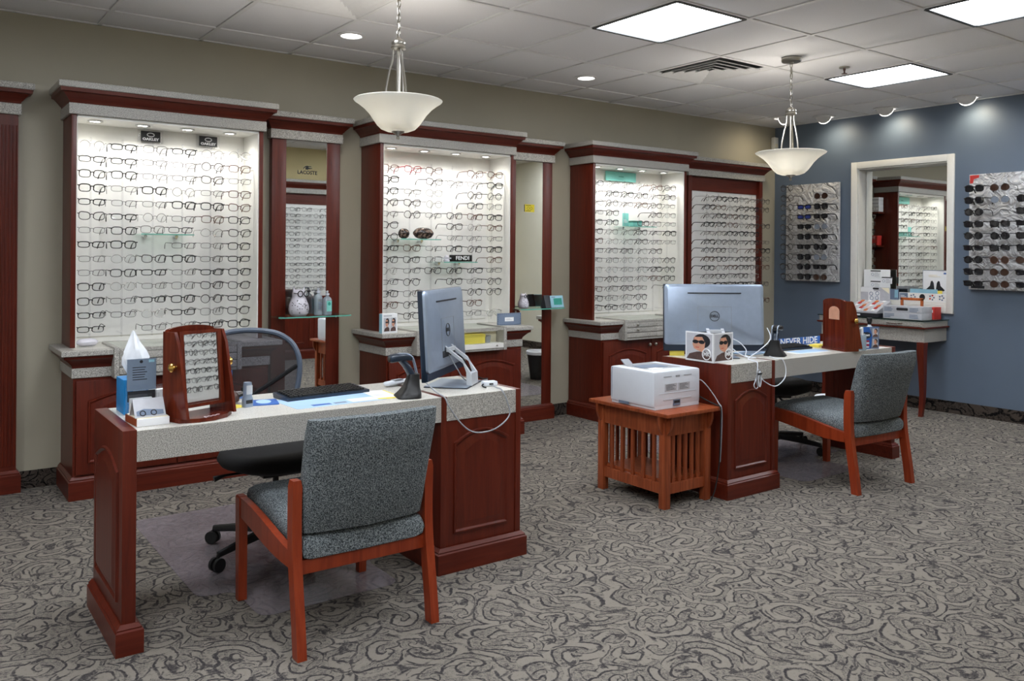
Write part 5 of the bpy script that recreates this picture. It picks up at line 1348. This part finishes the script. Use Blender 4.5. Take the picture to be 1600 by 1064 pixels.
# barcode scanner standing in its cradle
def scanner(loc, rz, lab, wh):
    t = thing('barcode_scanner', lab, 'scanner', loc, rz, 'barcode scanners in cradles')
    MB().loft([[(x*k_, y*k_+dy, z) for x, y in rrect(.095, .075, .02)] for k_, dy, z in ((1, 0, 0), (1, 0, .006), (.86, .006, .020), (.62, .012, .045), (.50, .016, .075), (.46, .018, .098))]).build('cradle', 'plastic_black', t, smooth=40)
    gr = []
    for p, r in zip(spline([(0, .020, .05), (0, .012, .09), (0, -.004, .130), (0, -.022, .158)], 4), lin(.017, .020, 13)):
        gr.append([(p.x+r*.9*math.cos(a), p.y+r*.75*math.sin(a), p.z) for a in lin(0, 2*PI*11/12, 12)])
    MB().loft(gr).build('grip', 'plastic_navy', t, smooth=60)
    hd = []
    for y, w_, h_, z in ((.012, .028, .022, .164), (-.008, .040, .030, .170), (-.034, .046, .032, .168), (-.054, .048, .030, .163), (-.059, .044, .024, .161)):
        hd.append([(x, y, z+q) for x, q in rrect(w_, h_, .009, 3)])
    MB().loft(hd).build('scan_head', 'plastic_navy' if wh else 'plastic_black', t, smooth=50); MB().box(-.019, .019, -.0605, -.058, .153, .169).build('scan_window', 'lens_dark', t)
    MB().box(-.006, .006, -.014, -.006, .118, .142, bev=.002).build('trigger', 'plastic_grey', t)
    t.scale = (1.35, 1.35, 1.0)
    for x in (-.012, .012): MB().tube(spline([(x, -.030, .183), (x, .0, .181), (x, .016, .160), (x, .028, .10)], 3), .0022, 5).build('pale_stripe', 'silver', t)
    return t
sc1 = scanner((-5.668, -2.362, T), -1.85, 'black barcode scanner in its cradle beside the edge-on computer', True)
sc2 = scanner((-3.090, -2.300, T), 2.0, 'black barcode scanner in its cradle beside the lettered card', False)
cb = MB().tube(spline([(-5.585, -2.375, .80), (-5.565, -2.425, .765), (-5.545, -2.462, .745), (-5.530, -2.475, .705), (-5.47, -2.485, .625), (-5.40, -2.485, .585), (-5.30, -2.485, .590), (-5.225, -2.485, .640), (-5.235, -2.480, .705), (-5.250, -2.462, .751), (-5.232, -2.40, .752), (-5.215, -2.335, .753)], 8), .0032, 7).build('scanner_cable', 'plastic_grey'); tag(cb, 'pale cable looping from the scanner over the desk front', 'cable', 'loose cables')
cb = MB().tube(spline([(-3.13, -2.27, .915), (-3.15, -2.31, .87), (-3.20, -2.33, .835), (-3.32, -2.34, .785), (-3.42, -2.36, .760), (-3.44, -2.40, .752), (-3.45, -2.443, .748), (-3.455, -2.452, .72), (-3.47, -2.455, .66), (-3.49, -2.455, .62), (-3.468, -2.455, .600), (-3.445, -2.455, .625), (-3.455, -2.455, .68), (-3.40, -2.458, .635), (-3.30, -2.46, .600), (-3.215, -2.46, .640), (-3.20, -2.455, .70), (-3.215, -2.442, .748), (-3.22, -2.40, .750), (-3.17, -2.32, .750)], 7), .0030, 7).build('scanner_cable', 'plastic_white'); tag(cb, 'white cable looping from the scanner over the front of the printer-side desk', 'cable', 'loose cables')
t = thing('cable_bundle', 'tied bundle of grey cable hanging over the desk front', 'cable', (-3.46, -2.458, .66))
MB().tube([(.018*math.cos(2*PI*q/24)*(1.0), -.006, .048*math.sin(2*PI*q/24)) for q in range(24)], .0032, 6, closed=True).build('coil', 'plastic_grey', t); MB().tube([(.012*math.cos(2*PI*q/24)+.004, -.011, .043*math.sin(2*PI*q/24)-.006) for q in range(24)], .0032, 6, closed=True).build('coil', 'plastic_white', t); MB().box(-.016, .018, -.016, 0, .020, .030, bev=.002).build('cable_tie', 'print_dark', t)

# ------------------------------------------------------------------ things on the desk beside the printer
t = thing('photo_stand', 'white corner stand with two sunglasses photographs and round logos', 'sign', (-3.610, -2.335, T))
MB().box(-.082, .082, 0, .004, 0, .168).build('front_board', 'paper_white', t); portrait(t, -.074, .074, .010, .160, -.0002)
ring_obj('logo_ring', t, (.040, -.0026, .045), .028, .003, 'paper_white'); text_obj('lettering', 'MK', .030, 'paper_white', t, (.040, -.0026, .045), bold=.001)
sb = MB().box(-.105, .105, 0, .004, 0, .168).build('side_board', 'paper_white', t, loc=(-.084, .105, 0), rot=(0, 0, -PI/2)); portrait(sb, -.096, .094, .010, .160, -.0002)
ring_obj('logo_ring', sb, (.055, -.0026, .045), .030, .003, 'paper_white'); text_obj('lettering', 'MK', .032, 'paper_white', sb, (.055, -.0026, .045), bold=.001)
keyboard((-2.735, -2.105, DZ+.0012), -.06, 'black keyboard behind the papers beside the lettered blue card', .40)
t = thing('slogan_card', 'blue strip card with large white lettering behind the keyboard', 'card', (-2.425, -2.0, T), -.02)
MB().box(-.235, .235, -.003, .003, 0, .052, bev=.001).build('card', 'print_blue', t); text_obj('lettering', 'NEVER HIDE', .062, 'paper_white', t, (0, -.0036, .027), sx=1.2, bold=.001); MB().box(-.24, .24, -.012, .012, 0, .004).build('foot', 'acrylic_thin', t)
ps = thing('paper_sheet', 'loose white sheets on the desk in front of the keyboard', 'paper', (-2.72, -2.265, DZ+.0002), -.12); MB().box(-.16, .15, -.07, .055, 0, .0012).build('sheet', 'paper_white', ps); MB().box(-.13, .17, -.05, .06, .0012, .002).build('sheet', 'paper_blue', ps, rot=(0, 0, .1)); bars('sheet_print', ps, -.1, .1, -.04, .03, 6, 0, 'print_slate').rotation_euler = (-PI/2, 0, 0)
ps.children[-1].location = (0, 0, .0013)
t = thing('sticky_pad', 'thick pale yellow sticky pad beside the tabletop mirror', 'note pad', (-2.405, -2.13, T), .1); MB().box(-.05, .05, -.038, .038, 0, .016).build('pad', 'paper_yellow', t); MB().box(-.0505, .0505, .03, .0385, .0005, .0165).build('glue_edge', 'paper_cream', t)
t = thing('blue_pad', 'pale blue pad under the computer cables beside the scanner', 'pad', (-3.10, -2.13, DZ+.0002), .1); MB().prism(rrect(.22, .13, .01), 'z', 0, .006).build('pad', 'paper_blue', t); MB().prism(rrect(.18, .09, .01), 'z', .006, .0066).build('print', 'print_slate', t)
tabletop_mirror((-2.425, -2.33, T), 1.25, 'wooden tabletop mirror seen from its side beside the toothpaste leaflet', False, True)
t = thing('leaflet_holder', 'blue toothpaste leaflet with two faces in a clear holder', 'leaflet', (-2.235, -2.445+.03, T), -.42)
MB().box(-.062, .062, .004, .006, 0, .150).build('clear_back', 'acrylic_thin', t); MB().box(-.062, .062, -.03, .006, 0, .003).build('clear_foot', 'acrylic_thin', t)
MB().box(-.060, .060, 0, .003, .003, .146).build('leaflet', 'print_blue', t); flat('blue_wave', t, [(.0, .004), (.058, .004), (.058, .144), (-.012, .144), (.012, .09)], -.0002, 'print_slate'); flat('logo_oval', t, ell(.036, .022, 18, -.034, .092), -.0008, 'plastic_navy'); text_obj('lettering', 'Crest', .022, 'paper_white', t, (-.034, -.0014, .093), bold=.0008)
for z in (.012, .080): portrait(t, .012, .052, z, z+.056, -.0008, False)
for q in range(4): MB().box(-.040, -.012, -.0008, -.0002, .010+q*.013, .019+q*.013).build('product_picture', ('paper_white', 'print_red')[q % 2], t)
t = thing('pump_bottle', 'bottle with black pump cap behind the toothpaste leaflet', 'bottle', (-2.135, -2.345, T)); MB().loft([[(x, y, z) for x, y in rrect(.05*k_, .038*k_, .012*k_)] for k_, z in ((1, 0), (1, .12), (.8, .135), (.45, .145), (.42, .155))]).build('bottle_body', 'plastic_white', t, smooth=40); MB().lathe([(0, .154), (.013, .154), (.014, .172), (.018, .174), (.018, .196), (.010, .200), (0, .2)], 14).build('pump_cap', 'plastic_black', t)
t = thing('spray_bottle', 'clear spray bottle with white nozzle behind the tabletop mirror', 'bottle', (-2.30, -2.335, T), .5); MB().loft([[(x, y, z) for x, y in rrect(.06*k_, .045*k_, .014*k_)] for k_, z in ((1, 0), (1, .11), (.6, .135), (.42, .145))]).build('bottle_body', 'bottle_clear', t, smooth=40); MB().lathe([(0, .144), (.014, .144), (.014, .165), (0, .166)], 12).build('collar', 'plastic_grey', t); MB().prism([(-.02, .165), (.02, .165), (.024, .19), (.005, .205), (-.05, .198), (-.05, .186), (-.02, .184)], 'y', -.011, .011).build('nozzle', 'plastic_white', t)
t = thing('swab_jar', 'clear jar of white papers beside the tabletop mirror cheek', 'jar', (-2.335, -2.41, T)); MB().lathe([(0, 0), (.028, 0), (.030, .004), (.030, .10), (.027, .10), (.026, .005), (0, .005)], 18).build('jar', 'bottle_clear', t); MB().prism([(-.018, .01), (.014, .01), (.006, .15), (-.014, .14)], 'y', -.008, .008).build('paper_roll', 'paper_white', t)

# ------------------------------------------------------------------ things on the console table and in the mirror niche
CT = .8148
def face_x(name, lab, cat, y, z, x, rz=0, group=None): return thing(name, lab, cat, (x, y, z), -PI/2+rz, group)
for q, (z, lab) in enumerate(((0, 'lower of two long grey printed cartons on the console table'), (.056, 'upper of two long grey printed cartons on the console table'))):
    t = face_x('carton', lab, 'box', -1.585, CT+z, -.265, 0, 'long cartons on the console'); MB().box(-.175, .175, -.085, .085, 0, .055, bev=.001).build('carton', 'print_grey', t)
    if q: flat('dark_badge', t, rrect(.105, .024, .01, 4, 0, .03), -.0855, 'print_dark')
    bars('printed_line', t, -.165, -.07, .008, .046, 3, -.0853, 'print_slate', .5, q+2); bars('printed_line', t, .065, .15, .008, .046, 3, -.0853, 'print_slate', .5, q+5)
t = face_x('red_carton', 'short red carton at the wall end of the long cartons', 'box', -1.745, CT+.0, -.13, 0); MB().box(-.03, .03, -.045, .075, 0, .105, bev=.001).build('carton', 'print_red', t); MB().box(-.02, .02, -.0458, -.045, .06, .085).build('label', 'paper_white', t)
t = face_x('handled_tray', 'small orange wood handled rack behind the long cartons', 'rack', -1.545, CT, -.115, 0); f_ = MB(); f_.box(-.10, -.082, -.012, .012, 0, .175, bev=.002); f_.box(.082, .10, -.012, .012, 0, .175, bev=.002); f_.box(-.10, .10, -.012, .012, .155, .178, bev=.002); f_.build('handle_frame', 'wood_handle', t); MB().box(-.10, .10, -.03, .03, 0, .012, bev=.002).build('rack_base', 'wood_oak', t)
t = face_x('sample_display', 'grey lens sample display with a sloping tray on the console table', 'display', -1.215, CT, -.225, 0)
MB().prism([(-.155, 0), (.095, 0), (.095, .035), (-.155, .035)], 'x', -.165, .165).build('tray_base', 'print_dark', t); MB().prism([(-.150, .036), (.088, .036), (.088, .135), (.082, .140), (-.150, .050)], 'x', -.158, .150).build('sloped_tray', 'print_grey', t)
bd = MB().box(-.150, .135, .088, .094, .03, .262).build('back_board', 'print_grey', t)
flat('pale_heading', bd, rect(-.15, -.02, .215, .26), .0879, 'paper_white'); flat('dark_heading', bd, rrect(.06, .016, .006, 3, .0, .248), .0872, 'print_dark'); flat('folded_corner', bd, [(.05, .258), (.13, .258), (.13, .205)], .0876, 'paper_cream'); flat('picture_ground', bd, rect(-.075, .04, .135, .225), .0877, 'paper_white')
for x, z in ((-.045, .20), (.015, .205), (-.04, .16), (.012, .162)): ring_obj('lens_ring', bd, (x, .0868, z), .016, .003, 'print_slate')
ang = math.atan2(.09, .232)
for c in range(4):
    for r in range(5):
        MB().box(-.014, .014, -.017, .017, 0, .006, bev=.001).build('sample_pack', ('print_orange', 'print_pink', 'paper_white', 'print_red')[(c*2+r) % 4], t, loc=(-.11+c*.07, -.125+r*.045, .0605+r*.0174), rot=(ang, 0, 0))
flat('badge', t, rrect(.09, .014, .006, 3, -.05, .018), -.1555, 'paper_white')
NZ = .9605
t = face_x('white_sign', 'white sign with three printed panels standing in the mirror niche', 'sign', -1.115, NZ, .062, .02); MB().box(-.135, .125, -.004, .004, 0, .275, bev=.001).build('board', 'paper_white', t)
for x0, z0 in ((-.065, .205), (-.065, .105), (.045, .145)):
    c = MB().box(x0, x0+.10, -.008, -.004, z0, z0+.062).build('panel', 'paper_white', t); flat('panel_bar', c, rect(x0, x0+.10, z0+.052, z0+.062), -.0082, 'print_dark'); ring_obj('panel_mark', c, (x0+.02, -.0085, z0+.025), .012, .0016, 'print_slate'); bars('panel_print', c, x0+.04, x0+.09, z0+.005, z0+.045, 3, -.0082, 'print_grey')
t = face_x('boot_sign', 'white framed picture of a pair of boots in the mirror niche', 'picture', -1.665, NZ, .060, -.02); MB().box(-.115, .105, -.004, .004, 0, .278, bev=.001).build('board', 'paper_white', t)
e = MB(); e.box(-.115, -.112, -.0048, -.004, 0, .278); e.box(-.115, .105, -.0048, -.004, .274, .278); e.build('dark_edge', 'print_slate', t); flat('corner_mark', t, rect(.075, .10, .245, .258), -.0045, 'print_blue'); bars('caption', t, -.06, .06, .215, .24, 2, -.0045, 'paper_cream')
for s_ in (-1, 1): flat('boot', t, [(s_*.006-.004*s_+s_*.004, .10), (s_*.014, .165), (s_*.026, .185), (s_*.040, .180), (s_*.048, .14), (s_*.085, .105), (s_*.08, .095), (s_*.01, .095)][::s_], -.0046, 'print_dark')
t = face_x('picture_strip', 'strip of five small round pictures standing on the niche sill', 'sign', -1.57, NZ, .018, 0); MB().box(-.215, .215, -.003, .003, 0, .072, bev=.001).build('strip', 'paper_white', t)
for q in range(5):
    x = -.172+q*.086; c = MB().box(x-.038, x+.038, -.0038, -.003, .006, .068).build('picture', 'board_grey' if q else 'print_slate', t)
    rn = random.Random(q)
    if q == 2: flat('disc', c, ell(.026, .028, 18, x, .036), -.0042, 'print_dark')
    elif q == 0: bars('print', c, x-.028, x+.028, .015, .05, 3, -.0042, 'paper_white')
    else:
        for p in range(5): a = 2*PI*p/5; flat('dot', c, ell(.008, .008, 10, x+.019*math.cos(a), .036+.019*math.sin(a)), -.0042, ('print_red' if q == 3 and p % 2 else 'print_slate'))
t = face_x('blue_strip', 'pale blue strip card behind the strip of round pictures', 'card', -1.575, NZ, .036, 0); MB().box(-.13, .12, -.002, .002, 0, .108).build('card', 'sky_card', t); MB().box(.0, .16, .003, .005, 0, .098).build('card', 'paper_yellow', t)
t = face_x('sample_card', 'small green and grey sample card leaning in the mirror niche', 'card', -1.285, NZ, .04, 0); MB().box(-.05, .05, -.002, .002, 0, .098).build('card', 'print_slate', t); MB().box(.012, .045, -.0026, -.002, .02, .09).build('pale_panel', 'sky_card', t)

# wastebasket with a white liner, seen in the mirror with the yellow sticker
t = thing('wastebasket', 'dark wastebasket with white liner beside the end panel of the printer-side desk', 'wastebasket', (-1.775, -1.84, 0))
MB().lathe([(0, 0), (.085, 0), (.125, .30), (.120, .30), (.082, .006), (0, .006)], 24).build('basket', 'basket', t)
MB().lathe([(.127, .27), (.131, .285), (.132, .302), (.124, .312), (.115, .300), (.110, .26)], 24).build('liner', 'tissue', t)
